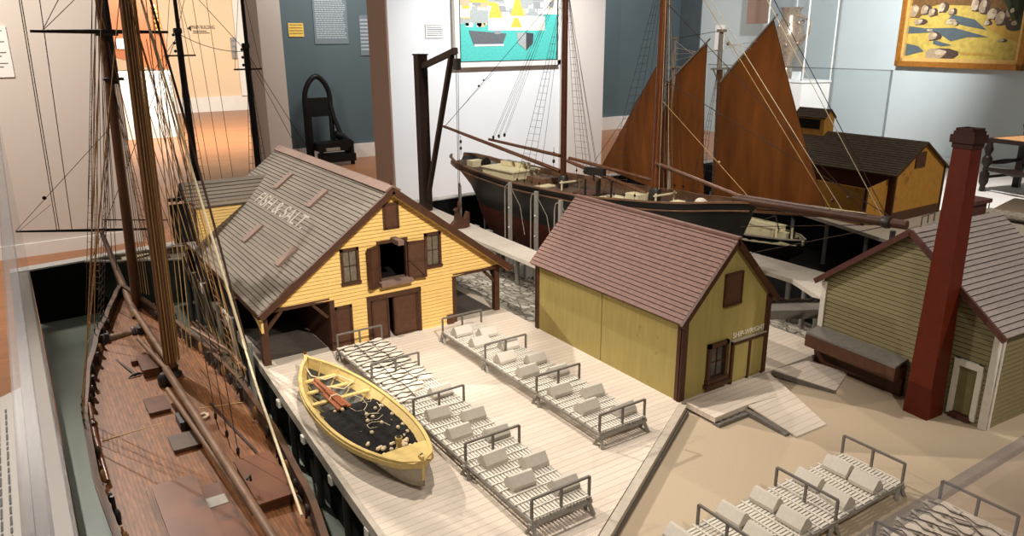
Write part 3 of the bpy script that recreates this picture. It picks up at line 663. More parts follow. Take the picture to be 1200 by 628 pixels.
# split fish
def fish_mesh(seed):
    r = random.Random(seed); m = M(); L, W = .045, .023
    out = [(-L/2, .0), (-L*.46, W*.34), (-L*.30, W*.5), (-L*.05, W*.42), (L*.22, W*.22), (L*.38, W*.10), (L*.5, W*.26), (L*.46, 0), (L*.5, -W*.26), (L*.38, -W*.10), (L*.22, -W*.22), (L*-.05, -W*.42), (-L*.30, -W*.5), (-L*.46, -W*.34)]
    out = [(x*(1+r.uniform(-.06, .06)), y*(1+r.uniform(-.14, .14))) for x, y in out]
    lift = lambda x, y: .0022 + .0022*r.random() + .0016*abs(y)/W
    top = [(x, y, lift(x, y)) for x, y in out]; bot = [(x, y, 0) for x, y in out]; n = len(out)
    m.add(top + bot + [(-L*.12, 0, .0030)], [(i, (i+1) % n, 2*n) for i in range(n)] + [(n+i, n+(i+1) % n, (i+1) % n, i) for i in range(n)] + [list(range(2*n-1, n-1, -1))])
    return m
protos = []
def put_fish(x, y, z, rz, label, group, scl=1.0):
    k = random.randrange(6)
    if len(protos) < 6:
        o = build('split_cod', fish_mesh(len(protos)), m_fish, None, org=(0, 0, 0), label=label, cat='fish', group=group); protos.append(o)
    else:
        o = protos[k].copy(); C.objects.link(o); o['label'] = label; o['group'] = group
    o.location = (x, y, z+ZO); o.rotation_euler = (random.uniform(-.04, .04), random.uniform(-.03, .03), rz); o.scale = (scl, scl, 1)
lab1, gr1 = 'split white cod drying on the wharf rack between dory and yellow barn', 'cod on the wharf rack'
YP1 = .0208
for i in range(19):
    for j in range(3):
        y = 1.842 - i*YP1; x = .680 + j*.0435 + (.006 if i % 2 else -.004)
        if i > 14 and j >= 1 + (i < 17): continue
        put_fish(x+random.uniform(-.0015, .0015), y+random.uniform(-.001, .001), .0378, (0 if (i+j) % 2 else PI)+random.uniform(-.08, .08), lab1, gr1)
lab2, gr2 = 'split white cod drying on the rack behind the near acrylic panel', 'cod on the rack behind acrylic'
XP2 = .0225
for i in range(20):
    for j in range(3):
        x = 1.325 - i*XP2; y = .469 + j*.0435 + (.006 if i % 2 else -.004)
        put_fish(x+random.uniform(-.002, .002), y+random.uniform(-.002, .002), .0178, PI/2+(0 if (i+j) % 2 else PI)+random.uniform(-.12, .12), lab2, gr2, 1.06)
# dark twigs pressed between the rows of fish
m = M()
for i in range(19):
    y = 1.842 - (i+.5)*YP1; x1 = .788 if i < 14 else (.745 if i < 16 else .70)
    n = max(2, int((x1-.660)/.0215)); m.tube([(.660+(x1-.660)*k/n, y+(.0042 if (k+i) % 2 else -.0042)+random.uniform(-.0012, .0012), .0432) for k in range(n+1)], .0012, 4)
for j in (1, 2): m.tube([(.6575+.0435*j+random.uniform(-.004, .004), 1.85-.03*k, .0436) for k in range(14 if j == 1 else 11)], .0008, 4)
m.build('twig_net', m_stick, None, org=(.724, 1.65, .0405), label='dark twigs criss-crossing the cod on the dory-side rack', cat='twigs', kind='stuff')
m = M()
for i in range(20):
    x = 1.325 - (i+.5)*XP2
    m.tube([(x+(.0052 if (k+i) % 2 else -.0052)+random.uniform(-.0015, .0015), .452+.0215*k, .0236) for k in range(7)], .0011, 4)
    if i % 2: m.tube([(x-.02, .455, .0216), (x+.012, .505, .0246), (x-.012, .575, .0240)], .0010, 4)
m.build('twig_net', m_stick, None, org=(1.13, .51, .0212), label='dark twigs criss-crossing the cod behind the acrylic panel', cat='twigs', kind='stuff')
# far small rack with fish beyond the foundry
fE = copy_thing(fB_, (4.02, 1.05, -.02), .08, 'small far rack with fish beyond the foundry roof', 'fish flakes')
lab3 = 'split cod on the small far rack beyond the foundry roof'
for i in range(14):
    for j in range(2): put_fish(3.945+j*.05+.002*i, 1.74-.025*i, .0175, random.uniform(-.2, .2)+PI*(i % 2), lab3, 'cod on the far rack', 1.3)
fF = copy_thing(fB_, (3.46, 1.02, .0), .1, 'small grey rack between the ochre house and the smokestack', 'fish flakes')

# ================================================================== dory
dy = thing('dory', 'yellow dory loaded with a black net, resting on the wharf edge', 'boat', (.555, 1.47, 0))
s0, s1 = Vector((.545, 1.792, 0)), Vector((.562, 1.158, 0))
NS = 25
def dory_half(t): return .088*max(0, 1-abs(2*t-1.06)**2.3)**.8 if 0 < t < 1 else 0
def dory_sec(t, k, inset=0):
    """k from -1 (one gunwale) over 0 (keel) to 1"""
    tt = .04+.92*t if False else t
    c = s0.lerp(s1, t); hb = max(.0015, dory_half(t)); zr = .050 + .020*abs(2*t-1)**2.2; zk = .004 + .030*max(0, abs(2*t-1)-.75)**1.2*2.2
    u = abs(k); bw = .42*hb
    if u < .4: w = bw*u/.4; z = zk
    else: q = (u-.4)/.6; w = bw + (hb-bw)*q**.85; z = zk + (zr-zk)*q
    w = max(0, w-inset); z = z + (inset*.7 if u < .4 else 0)
    return (c.x + math.copysign(w, k) + .0, c.y, z)
ks = [-1, -.85, -.7, -.55, -.4, -.2, 0, .2, .4, .55, .7, .85, 1]
outer = M().grid([[dory_sec(t/(NS-1), k) for k in ks] for t in range(NS)])
for i, f in enumerate(outer.f):
    if all(outer.v[j][2] < .052 for j in f) and outer.v[f[0]][0] > 0: pass
hl = outer.build('hull', m_dorybot, dy)
inn = M().grid([[dory_sec(.03+.94*t/(NS-1), k, .0045) for k in ks] for t in range(NS)]); inn.build('inner_planking', m_doryin, hl)
for s in (-1, 1):
    pts = [Vector(dory_sec(t/(NS-1), s)) for t in range(NS)]
    m = M()
    for a, c in zip(pts, pts[1:]): m.beam(a+Vector((-s*.003, 0, .001)), c+Vector((-s*.003, 0, .001)), .0075, .006)
    m.build('gunwale', m_dory, dy)
    m = M()
    for a, c in zip(pts, pts[1:]): m.beam(a+Vector((s*.001, 0, -.007)), c+Vector((s*.001, 0, -.007)), .004, .010)
    m.build('rub_strake', m_dory, dy)
# inner yellow top strake
for s in (-1, 1):
    rows = [[tuple(Vector(dory_sec(.04+.92*t/(NS-1), s*k, .006))+Vector((0, 0, .0005))) for k in (.72, .86, 1)] for t in range(NS)]
    M().grid(rows).build('top_strake', m_dory, dy)
for t in (.17, .27, .37): # thwarts
    c = s0.lerp(s1, t); hb = dory_half(t)*.93
    M().bb(c.x-hb, c.x+hb, c.y-.006, c.y+.006, .042, .046).build('thwart', m_dory, dy)
for t in (.09, .17, .27, .37, .47):
    m = M()
    for s in (-1, 1): m.tube([Vector(dory_sec(t, s*k, .007)) for k in (.3, .45, .6, .8, 1)], .0022, 6)
    m.build('rib', m_dory, dy)
# foredeck at the near end
rows = []
for i in range(9):
    t = .865+.13*i/8; c = s0.lerp(s1, t); hb = dory_half(t)*.95; z = .050+.020*abs(2*t-1)**2.2
    rows.append([(c.x+hb*k, c.y, z+.0005+.002*(1-k*k)) for k in (-1, -.5, 0, .5, 1)])
M().grid(rows).build('foredeck', m_dory, dy)
M().bb(.5585, .5645, 1.158, 1.170, .030, .082).build('stem_post', m_dory, dy); M().bb(.543, .549, 1.784, 1.795, .030, .078).build('stem_post', m_brown2, dy)
M().tube([(.562, 1.178, .072), (.568, 1.172, .080), (.560, 1.166, .083)], .0015, 6).build('ring', m_iron, dy)
M().tube([(.545, 1.78, .074), (.53, 1.75, .060), (.53, 1.70, .050), (.55, 1.66, .050), (.585, 1.66, .052), (.60, 1.60, .055), (.57, 1.585, .05), (.54, 1.62, .05)], .0015, 6).build('painter_rope', m_ropew, dy)
nt = M(); rows = []
for i in range(40):
    t = .42+.43*i/39; row = []
    for j in range(25):
        k = -1+2*j/24; c = s0.lerp(s1, t); hb = dory_half(t)*.84; e = (1-abs(k)**3)*(1-abs(2*(i/39)-1)**4)
        row.append((c.x+hb*k, c.y, .036+.022*e+random.uniform(-.006, .007)*e))
    rows.append(row)
nt.grid(rows); nt.build('fishing_net', m_net, None, org=(.555, 1.40, .036), label='heap of black fishing net filling the dory', cat='net')
for j in range(5):
    a0 = Vector((.545+random.uniform(-.03, .04), 1.34+.04*j, .0615)); a = [a0+Vector((.022*math.cos(k*.9+j), .022*math.sin(k*.9+j)*(1+.2*j)+.006*k, random.uniform(-.001, .002))) for k in range(6)]
    M().tube(a, .0006, 5).build('net_line', m_ropew, None, org=a[0], cat='line', label='pale line looped over the black net in the dory', group='lines on the net')
fl0 = None
for i in range(46):
    if i < 26: t = .80+.05*random.random(); k = -.85+1.65*random.random(); z = .052
    elif i < 38: t = .45+.35*random.random(); k = random.choice((-1, 1))*random.uniform(.55, .88); z = .050
    else: t = .46+.3*random.random(); k = random.uniform(-.5, .5); z = .063
    c = s0.lerp(s1, t); hb = dory_half(t)*.80; p = (c.x+hb*k, c.y, z)
    if fl0 is None: o = fl0 = build('net_float', M().lathe([(.0008, -.0042), (.0034, -.003), (.0042, 0), (.0034, .003), (.0008, .0042)], (0, 0, 0), 8), m_float, None, org=(0, 0, 0), cat='float')
    else: o = fl0.copy(); C.objects.link(o)
    o['category'] = 'float'; o['label'] = 'small cork float on the black net in the dory'; o['group'] = 'cork floats on the net'
    o.location = (p[0], p[1], p[2]+ZO); o.rotation_euler = (random.uniform(0, PI), random.uniform(0, PI), 0)
for i, (dx, dz, s) in enumerate(((-.008, 0, 'against the dory side'), (.0, .006, 'topmost of the bundle'), (.009, .001, 'beside the black net'))):
    p, q = Vector((.527+dx*.6, 1.665, .049+dz)), Vector((.528+dx*1.2, 1.475, .058+dz))
    ot = thing('oar', 'brown oar laid in the dory, ' + s, 'oar', tuple((p+q)/2), 'oars in the dory')
    M().tube([p, p.lerp(q, .6)], .0035, 8).build('loom', m_oar, ot); M().beam(p.lerp(q, .45), q, .012, .004).build('blade', m_oar, ot)
M().tube([(.516, 1.535, .056), (.520, 1.535, .066), (.532, 1.533, .068), (.540, 1.532, .062)], .0016, 6).build('oar_lashing', m_ropew, None, org=(.528, 1.53, .056), label='pale lashing around the dory oars', cat='rope')
tb = thing('wooden_tub', 'small turned wooden tub beside the dory foredeck', 'tub', (.560, 1.262, .050))
M().lathe([(.006, 0), (.0065, .006), (.0055, .012), (.007, .020), (.0075, .026)], (.560, 1.262, .050), 12).build('body', m_dory, tb); M().lathe([(.0055, 0), (.0055, .001)], (.560, 1.262, .0762), 12).build('mouth', m_stick, tb)
# ================================================================== hulls
def interp(tab, t):
    if t <= tab[0][0]: return tab[0][1]
    for (a, b), (c, d) in zip(tab, tab[1:]):
        if t <= c:
            u = (t-a)/(c-a); return b+(d-b)*(u*u*(3-2*u)*.5+u*.5)
    return tab[-1][1]
class Hull:
    """t runs from stern (0) to stem (1) along a straight centre line"""
    def __init__(s, a, b, hb, rail, keel, full=.42, wl=None):
        s.a, s.b = Vector((*a, 0)), Vector((*b, 0)); s.hb, s.rl, s.kl, s.full = hb, rail, keel, full
        d = (s.b-s.a).normalized(); s.n = Vector((d.y, -d.x, 0)); s.d = d
    def c(s, t): return s.a.lerp(s.b, t)
    def H(s, t): return interp(s.hb, t)
    def R(s, t): return interp(s.rl, t)
    def K(s, t): return interp(s.kl, t)
    def p(s, t, side, z=None, inset=0, dz=0):
        """point on the rail line at t; side -1..1"""
        w = max(0, s.H(t)-inset)*side; q = s.c(t)+s.n*w; return Vector((q.x, q.y, (s.R(t) if z is None else z)+dz))
    def sec(s, t, k, off=0):
        u = abs(k); r, kz = s.R(t), s.K(t); f = s.full + .5*max(0, abs(2*t-1)-.45)
        w = (s.H(t)+off)*(u**f); q = s.c(t) + s.n*math.copysign(w, k); return (q.x, q.y, kz+(r-kz)*u**1.15)
    def shell(s, n=44, kk=11):
        ks = [-1+2*i/(2*kk) for i in range(2*kk+1)]; m = M()
        return m.grid([[s.sec(i/(n-1), k) for k in ks] for i in range(n)])
    def rails(s, t, name, mt, w=.010, h=.007, t0=0.0, t1=1.0, dz=.002, n=40, inset=0):
        for sd in (-1, 1):
            m = M(); pts = [s.p(t0+(t1-t0)*i/n, sd, None, inset, dz) for i in range(n+1)]
            for a, b in zip(pts, pts[1:]): m.beam(a, b, w, h)
            m.build(name, mt, t)
    def deck(s, drop, n=36, inset=.004, t0=.02, t1=.985):
        rows = []
        for i in range(n):
            t = t0+(t1-t0)*i/(n-1); z = s.R(t)-drop; hb = max(.001, s.H(t)-inset)*.985; c = s.c(t)
            rows.append([tuple(c + s.n*hb*k + Vector((0, 0, z+.004*(1-k*k)))) for k in (-1, -.6, -.2, .2, .6, 1)])
        return M().grid(rows)
    def inner(s, drop, n=40, inset=.006):
        m = M()
        for sd in (-1, 1):
            m.grid([[tuple(s.p(i/(n-1), sd, None, inset)), tuple(s.p(i/(n-1), sd, None, inset, -drop-.006))] for i in range(n)])
        return m
def line(t, p, q, r=.0011, mt=None, sag=0, name='rope', n=1):
    p, q = Vector(p), Vector(q)
    pts = [p, q] if not sag else [p.lerp(q, i/8)-Vector((0, 0, sag*4*(i/8)*(1-i/8))) for i in range(9)]
    return M().tube(pts, r, 4).build(name, mt or m_line, t)
def ladder(t, feet, head, mt=None, rung=.022, r=.0009, z1=None, name='shroud_ladder'):
    """shrouds from deadeyes at the rail to one point on the mast, with ratlines tying them together"""
    head = Vector(head); feet = [Vector(f) for f in feet]; m = M()
    for f in feet: m.tube([f, head], r, 4)
    L = (head-feet[0]).length; k = 1
    while k*rung < L*.93:
        u = k*rung/L; pts = [f.lerp(head, u) for f in feet]
        m.tube([pts[0], pts[-1]], r*.7, 3); k += 1
    return m.build(name, mt or m_line, t)
def spar(t, name, p, q, r0, r1, mt=m_spar, seg=10):
    p, q = Vector(p), Vector(q); return M().tube([p, p.lerp(q, .5), q], [r0, (r0+r1)/2*1.04, r1], seg).build(name, mt, t)
def block(t, p, r=.005, mt=m_stick): return M().ball(p, r, 8, 6, sc=(.8, .8, 1.2)).build('block', mt, t)
def deadeyes(t, pts, mt=m_stick, r=.005):
    for p in pts: M().lathe([(r*.6, -.002), (r, -.001), (r, .001), (r*.6, .002)], p, 10, axis='X').tube([(p[0], p[1], p[2]-.022), (p[0], p[1], p[2])], .001, 4).build('deadeye', mt, t)

# ================================================================== near schooner (left)
near = Hull((.200, .80), (.240, 2.77), [(0, .080), (.1, .125), (.25, .164), (.4, .180), (.55, .178), (.68, .154), (.80, .112), (.90, .062), (.96, .028), (1, .003)],
            [(0, .03), (.2, .008), (.45, .0), (.7, .004), (.88, .022), (1, .045)], [(0, -.10), (.1, -.20), (.5, -.215), (.9, -.21), (.97, -.16), (1, -.06)], .36)
sn = thing('schooner', 'large brown-decked two-masted schooner model moored at the left of the wharf', 'model ship', (.22, 1.8, WZ))
hl = near.shell().build('hull', m_hull, sn)
near.inner(.030).build('bulwark', m_hull, hl)
near.rails(sn, 'rail_cap', m_bulw, .013, .007)
near.rails(sn, 'rubbing_strake', m_hull, .005, .008, .03, .98, -.016, inset=-.002)
near.deck(.032).build('deck', m_shipdeck, sn)
DZ = -.030
def prow(cx, cy, cz, w, l, h, rz=.018): return M().box((cx, cy, cz+h/2), (w, l, h), -rz)
def hatch(t, name, cx, cy, w, l, h, mt=m_hatch, lid=None):
    o = M().box((cx, cy, DZ+h/2), (w, l, h)).build(name, mt, t)
    M().box((cx, cy, DZ+h+.002), (w*1.06, l*1.04, .004)).build('lid', lid or mt, o); return o
hatch(sn, 'deck_hatch', .200, 1.90, .046, .088, .010)
hatch(sn, 'deck_hatch', .222, 1.675, .058, .072, .009, m_hatch, mat('grey_brown_lid', '#4d3c31', .45, .15, 40))
hatch(sn, 'companionway', .232, 2.15, .062, .11, .026)
# raised cabin trunks
def trunk(cx0, cx1, cy0, cy1, h, name='cabin_trunk'):
    o = M().bb(cx0, cx1, cy0, cy1, DZ-.004, DZ+h).build(name, m_hatch, sn)
    M().prism([(cx0-.004, cy0-.004, DZ+h), (cx1+.004, cy0-.004, DZ+h), (cx1+.004, cy1+.004, DZ+h), (cx0-.004, cy1+.004, DZ+h)], (0, 0, .005)).build('cabin_roof', m_cabin, o); return o
trunk(.128, .200, 1.05, 1.49, .022); trunk(.288, .356, 1.31, 1.49, .024)
q = trunk(.203, .243, 1.22, 1.36, .012); M().bb(.206, .242, 1.365, 1.40, DZ-.002, DZ+.018).build('skylight_box', m_gaff, q, label='grey box before the cabin roof')
M().box((.222, 1.415, DZ+.022), (.036, .03, .002), 0, 0, .5).build('open_lid', m_cabin, q)
M().bb(.116, .121, 1.05, 1.52, DZ, DZ+.006).build('deck_batten', m_spar2, sn)
M().beam((.315, 1.845, DZ+.003), (.372, 1.25, DZ+.003), .0045, .006).build('deck_batten', m_hull, sn)
for p, q in (((.066, 1.80, DZ+.001), (.196, 1.808, DZ+.002)), ((.285, 1.838, DZ+.002), (.386, 1.812, DZ+.001))): M().beam(p, q, .002, .0025).build('deck_strip', m_rope, sn, label='pale strip across the deck')
# windlass, anchor, coils
wd = M().tube([(.130, 2.42, DZ+.020), (.165, 2.425, DZ+.020), (.195, 2.43, DZ+.020), (.262, 2.44, DZ+.020)], [.008, .013, .012, .008], 12).build('windlass', m_spar2, sn)
for x in (.150, .240): M().bb(x-.006, x+.006, 2.41, 2.445, DZ-.002, DZ+.040).build('windlass_bitt', m_iron, wd)
for x, y in ((.138, 2.42), (.225, 2.435)): M().lathe([(.019, -.006), (.021, 0), (.019, .006)], (x, y, DZ+.020), 12, axis='X').build('whelp', m_iron, wd)
M().bb(.185, .262, 2.20, 2.215, DZ, DZ+.02).build('deck_beam', m_hatch, sn)
an = M().tube([(.155, 2.272, DZ+.006), (.183, 2.130, DZ+.008)], .0035, 8).tube([(.165, 2.118, DZ+.006), (.176, 2.124, DZ+.012), (.190, 2.124, DZ+.012), (.203, 2.135, DZ+.006)], [.001, .004, .004, .001], 6).tube([(.142, 2.265, DZ+.006), (.170, 2.270, DZ+.006)], .0022, 6)
o = an.build('anchor', m_iron, sn)
def coil(t, x, y, r, mt=m_ropew):
    m = M(); pts = []
    for i in range(70): a = i*.36; rr = r*(.55+.45*i/70); pts.append((x+rr*math.cos(a), y+rr*1.1*math.sin(a), DZ+.006+.0012*(i % 3)))
    m.tube(pts, .0014, 5).build('rope_coil', mt, t)
coil(sn, .160, 2.325, .020); coil(sn, .284, 1.785, .014)
# masts
FM0, FM1 = (.266, 2.645, -.04), (.300, 2.66, 1.02)
fmast = spar(sn, 'fore_mast', FM0, FM1, .0155, .012); mmast = spar(sn, 'main_mast', (.266, 2.075, -.04), (.288, 2.07, 1.02), .0165, .014, m_spar, 12)
M().lathe([(.026, 0), (.026, .012), (.018, .016), (.018, .03), (.022, .034)], (.267, 2.075, DZ), 14).build('mast_collar', m_iron, mmast)
M().lathe([(.022, 0), (.022, .010), (.017, .014), (.017, .034)], (.266, 2.645, DZ+.002), 14).build('mast_collar', m_iron, fmast)
tp = spar(sn, 'fore_topmast', (.305, 2.632, .72), (.312, 2.632, 1.08), .009, .008, m_spard)
M().bb(.272, .328, 2.622, 2.668, .730, .738).build('mast_cap', m_iron, tp); M().bb(.27, .33, 2.62, 2.67, .86, .868).build('mast_cap', m_iron, tp)
# bundle of running rigging on the main mast
for i in range(9):
    a = -1.1+i*.33; x, y = .020*math.cos(a-PI/2+.6), .020*math.sin(a-PI/2+.6)
    line(sn, (.267+x*1.15, 2.073+y*1.15, .02), (.288+x*1.05, 2.07+y*1.05, 1.02), .0013 if i % 3 else .002, m_rope if i % 3 == 1 else m_liney, name='halyard')
for i in range(4):
    x = .012+.005*i
    line(sn, (.270+x*1.2, 2.632-.01*i, .05), (.302+x*.6, 2.64, 1.0), .0013, m_liney if i % 2 else m_rope, name='halyard')
for i in range(3): line(sn, (.300+.010*i, 2.05, .04), (.330+.012*i, 2.05, 1.0), .0012, m_rope, name='topping_lift')
# thick pale backstay to the starboard rail
st1 = M().tube([(.309, 2.0, .945), (.389, 2.0, .424), (.446, 1.985, .040)], [.0028, .0032, .0045], 6).build('backstay', m_ropew, sn)
M().tube([(.440, 1.985, .07), (.420, 1.80, .012), (.336, 1.21, .01)], [.003, .0035, .003], 6).build('rail_rope', m_ropew, sn)
M().tube([(.330, 2.01, .95), (.402, 2.01, .45), (.452, 1.995, .04)], .0032, 6).build('backstay', m_line, sn)
# booms and gaffs
bm = spar(sn, 'main_boom', (.247, 2.02, .022), (.268, 1.00, .036), .0095, .0085, m_spar2)
bm2 = spar(sn, 'boom_crutch_spar', (.232, 1.925, .004), (.262, 1.25, .022), .0065, .006, m_spar2)
for i, y in enumerate((1.70, 1.60, 1.51)):
    x = .297+.001*i; M().lathe([(.002, 0), (.0035, .004), (.0035, .014), (.002, .018)], (x, y, DZ+.030), 8).tube([(x, y, DZ+.046), (x+.02, y+.35, .85)], .0009, 4).tube([(x, y, DZ+.03), (x+.004, y, DZ)], .001, 4).build('sheet_block', m_iron, sn)
M().tube([(.278, 1.36, .026), (.286, 1.36, .034), (.286, 1.36, .022)], .003, 6).build('boom_band', m_iron, bm)
g1 = spar(sn, 'fore_boom', (.245, 2.52, .030), (.262, 2.09, .016), .0085, .008, m_spar2)
g2 = spar(sn, 'fore_gaff', (.222, 2.30, .016), (.252, 2.03, .010), .0065, .006, m_spar2)
M().lathe([(.014, 0), (.022, .01), (.022, .03), (.014, .04)], (.245, 2.02, DZ+.0), 10).build('boom_saddle', m_iron, sn)
M().bb(.225, .275, 1.74, 1.80, DZ, DZ+.024).build('pump_well', m_iron, sn, label='dark pump well under the boom')
# head gear
bs = spar(sn, 'bowsprit', (.250, 2.55, -.005), (.247, 3.27, .130), .013, .008, m_spar2)
M().tube([(.235, 2.80, .035), (.247, 3.27, .128)], .001, 4).build('bobstay', m_line, sn)
yd = M().tube([(-.030, 3.28, .170), (.247, 3.275, .137), (.468, 3.28, .110)], [.0035, .0065, .0035], 8).build('whisker_boom', m_spard, sn)
M().tube([(.252, 3.20, .192), (.481, 3.20, .160)], .0025, 6).build('whisker_boom', m_spard, sn)
ty = M().tube([(.105, 2.60, .873), (.29, 2.63, .872), (.470, 2.62, .870)], [.004, .007, .004], 8).build('fore_yard', m_spard, sn)
for x, z in ((.135, .95), (.15, 1.05)): line(sn, (.135, 2.62, .873), (.285, 2.64, z+.06), .0011, name='lift')
line(sn, (-.030, 3.28, .172), (.285, 2.66, .60), .0011, name='lift'); M().ball((.075, 3.075, .319), .007, 8, 6).build('block', m_stick, sn)
line(sn, (-.02, 3.28, .170), (.09, 3.04, .30), .0007, name='lift')
for x0, x1 in ((.10, .125), (.108, .130), (.150, .175)): line(sn, (x0, 3.27, .155), (x1-.03, 2.64, .99), .0013, name='brace')
for x0 in (.20, .215, .25, .275, .30): line(sn, (x0, 3.26, .15), (.292+.1*(x0-.25), 2.655, .95), .0010, m_line, name='forestay')
for y, z in ((3.0, .09), (2.9, .06), (3.15, .11)): line(sn, (.246, y, z), (.296, 2.66, .92), .0012, m_line if y < 3 else m_liney, name='forestay')
M().ball((.283, 2.66, .46), .006, 8, 6).tube([(.283, 2.66, .46), (.29, 2.66, .84)], .001, 4).build('block', m_stick, sn)
# shrouds
for (head, t0, tag) in ((Vector((.296, 2.655, .74)), .878, 'f'), (Vector((.286, 2.07, .99)), .585, 'm')):
    for sd in (-1, 1):
        feet = [near.p(t0-.022*i, sd, None, -.004, .02) for i in range(4)]
        ladder(sn, feet[:3], head, m_line if tag == 'f' else m_liney)
        line(sn, feet[3], head+Vector((0, 0, .2)), .0013, m_liney, name='backstay')
        for f in feet: M().lathe([(.003, -.002), (.005, 0), (.003, .002)], tuple(f), 8, axis='X').tube([tuple(f), tuple(f+Vector((0, 0, -.022)))], .0012, 4).build('deadeye', m_iron, sn)
ladder(sn, [(.112, 2.52, .05), (.124, 2.50, .05)], (.285, 2.66, 1.0), m_line); ladder(sn, [(.150, 2.78, .03), (.158, 2.77, .03), (.172, 2.76, .03)], (.268, 2.64, .86), m_liney)
for sd in (-1, 1):
    for k, t in enumerate((.22, .27, .31, .35, .40, .455, .535, .57, .60, .63, .665, .70, .74, .77, .83, .86)):
        p = near.p(t, sd, None, .013, -.006); q = M().ball(p, .0075, 8, 6, sc=(.7, 1.0, 1.6+.4*(k % 3))).tube([p+Vector((0, .006, .010)), p+Vector((-.002*sd, .010, -.022))], .0022, 5)
        q.build('belayed_coil', m_iron if (k+sd) % 3 else m_liney, sn)
for y0, y1, x in ((2.62, 2.30, .205), (2.66, 2.34, .318), (2.10, 1.80, .335)): line(sn, (x, y0, DZ+.03), (x+.02, y1, DZ+.006), .0011, m_liney, name='deck_line')
# starboard rail gear: rope-wrapped fender log, spare spars
M().tube([(.415, 2.30, .004), (.412, 2.10, .004), (.402, 1.88, -.002)], [.010, .014, .012], 10).build('rail_log', mat('mossy_log', '#4a3c28', .9, .5, 60, bump=.8), sn, label='dark shaggy log along the starboard rail')
for i in range(8):
    y = 2.28-.05*i; line(sn, (.412, y, .01), (.33+.008*i, y-.02+.3, .55+.03*i), .0012, m_rope if i % 2 else m_liney, name='halyard')
for i in range(3): spar(sn, 'spare_spar', (.395-.012*i, 2.36, .016), (.412-.01*i, 2.42-.36, .012), .0032, .0032, m_spar)
M().tube([(.352, 2.20, .055), (.41, 2.03, .03), (.42, 1.90, .02)], .0045, 8).build('boat_boom', m_spar2, sn)
M().tube([near.p(.58, -1, None, .010, .004), near.p(.50, -1, None, .012, -.006), near.p(.40, -1, None, .020, -.020)], [.004, .006, .004], 8).build('sweep', m_spar, sn, label='long sweep along the port bulwark')
for t in (.34, .52, .66, .74, .80):
    for sd in (-1, 1):
        p = near.p(t, sd, None, .014, -.012); M().tube([p+Vector((0, 0, -.02)), p+Vector((0, 0, .020))], .004, 8).build('bitt', m_iron, sn)

# ================================================================== black-hulled schooner on the slip
bk = Hull((2.0, 3.53), (2.158, 1.69), [(0, .040), (.03, .085), (.08, .115), (.2, .155), (.4, .180), (.6, .175), (.75, .145), (.87, .090), (.95, .040), (1, .004)],
          [(0, .252), (.12, .230), (.35, .215), (.6, .220), (.8, .245), (1, .285)], [(0, .20), (.05, .155), (.11, .09), (.15, .01), (.185, -.12), (.21, -.148), (.5, -.155), (.8, -.15), (.9, -.08), (.96, .08), (1, .27)], .40)
b2 = thing('schooner', 'black-hulled two-masted schooner standing in a slip behind the olive shop', 'model ship', (2.08, 2.6, WZ))
m = bk.shell(52, 12)
for i, f in enumerate(m.f):
    m.m[i] = 1 if sum(m.v[j][2] for j in f)/len(f) < .055 else 0
hl = m.build('hull', [m_bhull, m_redhull], b2)
bk.inner(.026).build('bulwark', m_spar2, hl)
bk.rails(b2, 'rail_cap', m_spar2, .012, .006); bk.rails(b2, 'rub_strake', m_spar2, .004, .005, .01, .99, -.028, inset=-.003)
bk.deck(.028).build('deck', m_bdeck, b2)
M().prism([(2.020, 3.28, .06), (2.024, 3.235, -.15), (2.032, 3.17, -.15), (2.028, 3.22, .06)], (.006, 0, 0)).build('rudder', m_redhull, b2)
def bp(y, dx, z): t = (3.53-y)/1.84; c = bk.c(t); return (c.x+dx, y, z)
def bdz(y): return bk.R((3.53-y)/1.84)-.026
def dbox(name, y, dx, w, l, h, mt, z=0, par=None, lab=None):
    c = bp(y, dx, bdz(y)+h/2+z); return M().box(c, (w, l, h), .086).build(name, mt, par or b2, label=lab)
dbox('wheel_box', 3.36, -.01, .07, .05, .032, m_cream, lab='small cream wheel box at the stern')
ch = dbox('cabin_house', 3.08, 0, .16, .24, .036, m_cream); M().box(bp(3.08, 0, bdz(3.08)+.039), (.172, .255, .006), .086).build('cabin_roof', m_cream, ch)
dbox('skylight', 3.13, .03, .05, .07, .020, m_cream, .042, ch); dbox('companion', 3.03, .035, .05, .06, .028, m_cream, .042, ch)
M().lathe([(.026, -.002), (.030, 0), (.026, .002)], bp(3.28, 0, bdz(3.28)+.03), 14, axis='Y').build('steering_wheel', m_iron, b2)
dbox('deck_house', 2.86, .02, .10, .12, .030, m_spar2); hb_ = dbox('hatch', 2.50, -.02, .10, .11, .010, m_hatch)
dbox('hatch', 2.33, -.03, .09, .13, .008, m_cream, lab='pale deck hatch'); dbox('hatch', 2.76, -.05, .09, .05, .008, m_cream)
dbox('forward_house', 2.215, -.03, .075, .07, .036, m_cream); dbox('deck_chest', 2.02, -.02, .05, .04, .020, m_cream)
for y, dx in ((1.93, .0), (1.90, -.03)): M().ball(bp(y, dx, bdz(y)+.018), .022, 10, 7, sc=(1.1, 1, .8)).build('canvas_bundle', m_fish, b2)
M().ball(bp(1.95, -.035, bdz(1.95)+.014), .018, 9, 6).build('canvas_bundle', m_iron, b2, label='black bundle')
MY, FY = 2.695, 2.152
mm = spar(b2, 'main_mast', bp(MY, 0, .18), (2.074, 2.70, 1.12), .0145, .012, mat('red_brown_mast', '#4a2a1b', .4, .15, 50)); fm = spar(b2, 'fore_mast', bp(FY, 0, .18), (2.118, 2.16, 1.22), .017, .014, mat('copper_mast', '#6c3a1d', .4, .2, 50))
for y, p in ((MY, mm), (FY, fm)): M().lathe([(.024, 0), (.024, .05), (.017, .06)], bp(y, 0, bdz(y)), 12).build('mast_boot', m_iron, p)
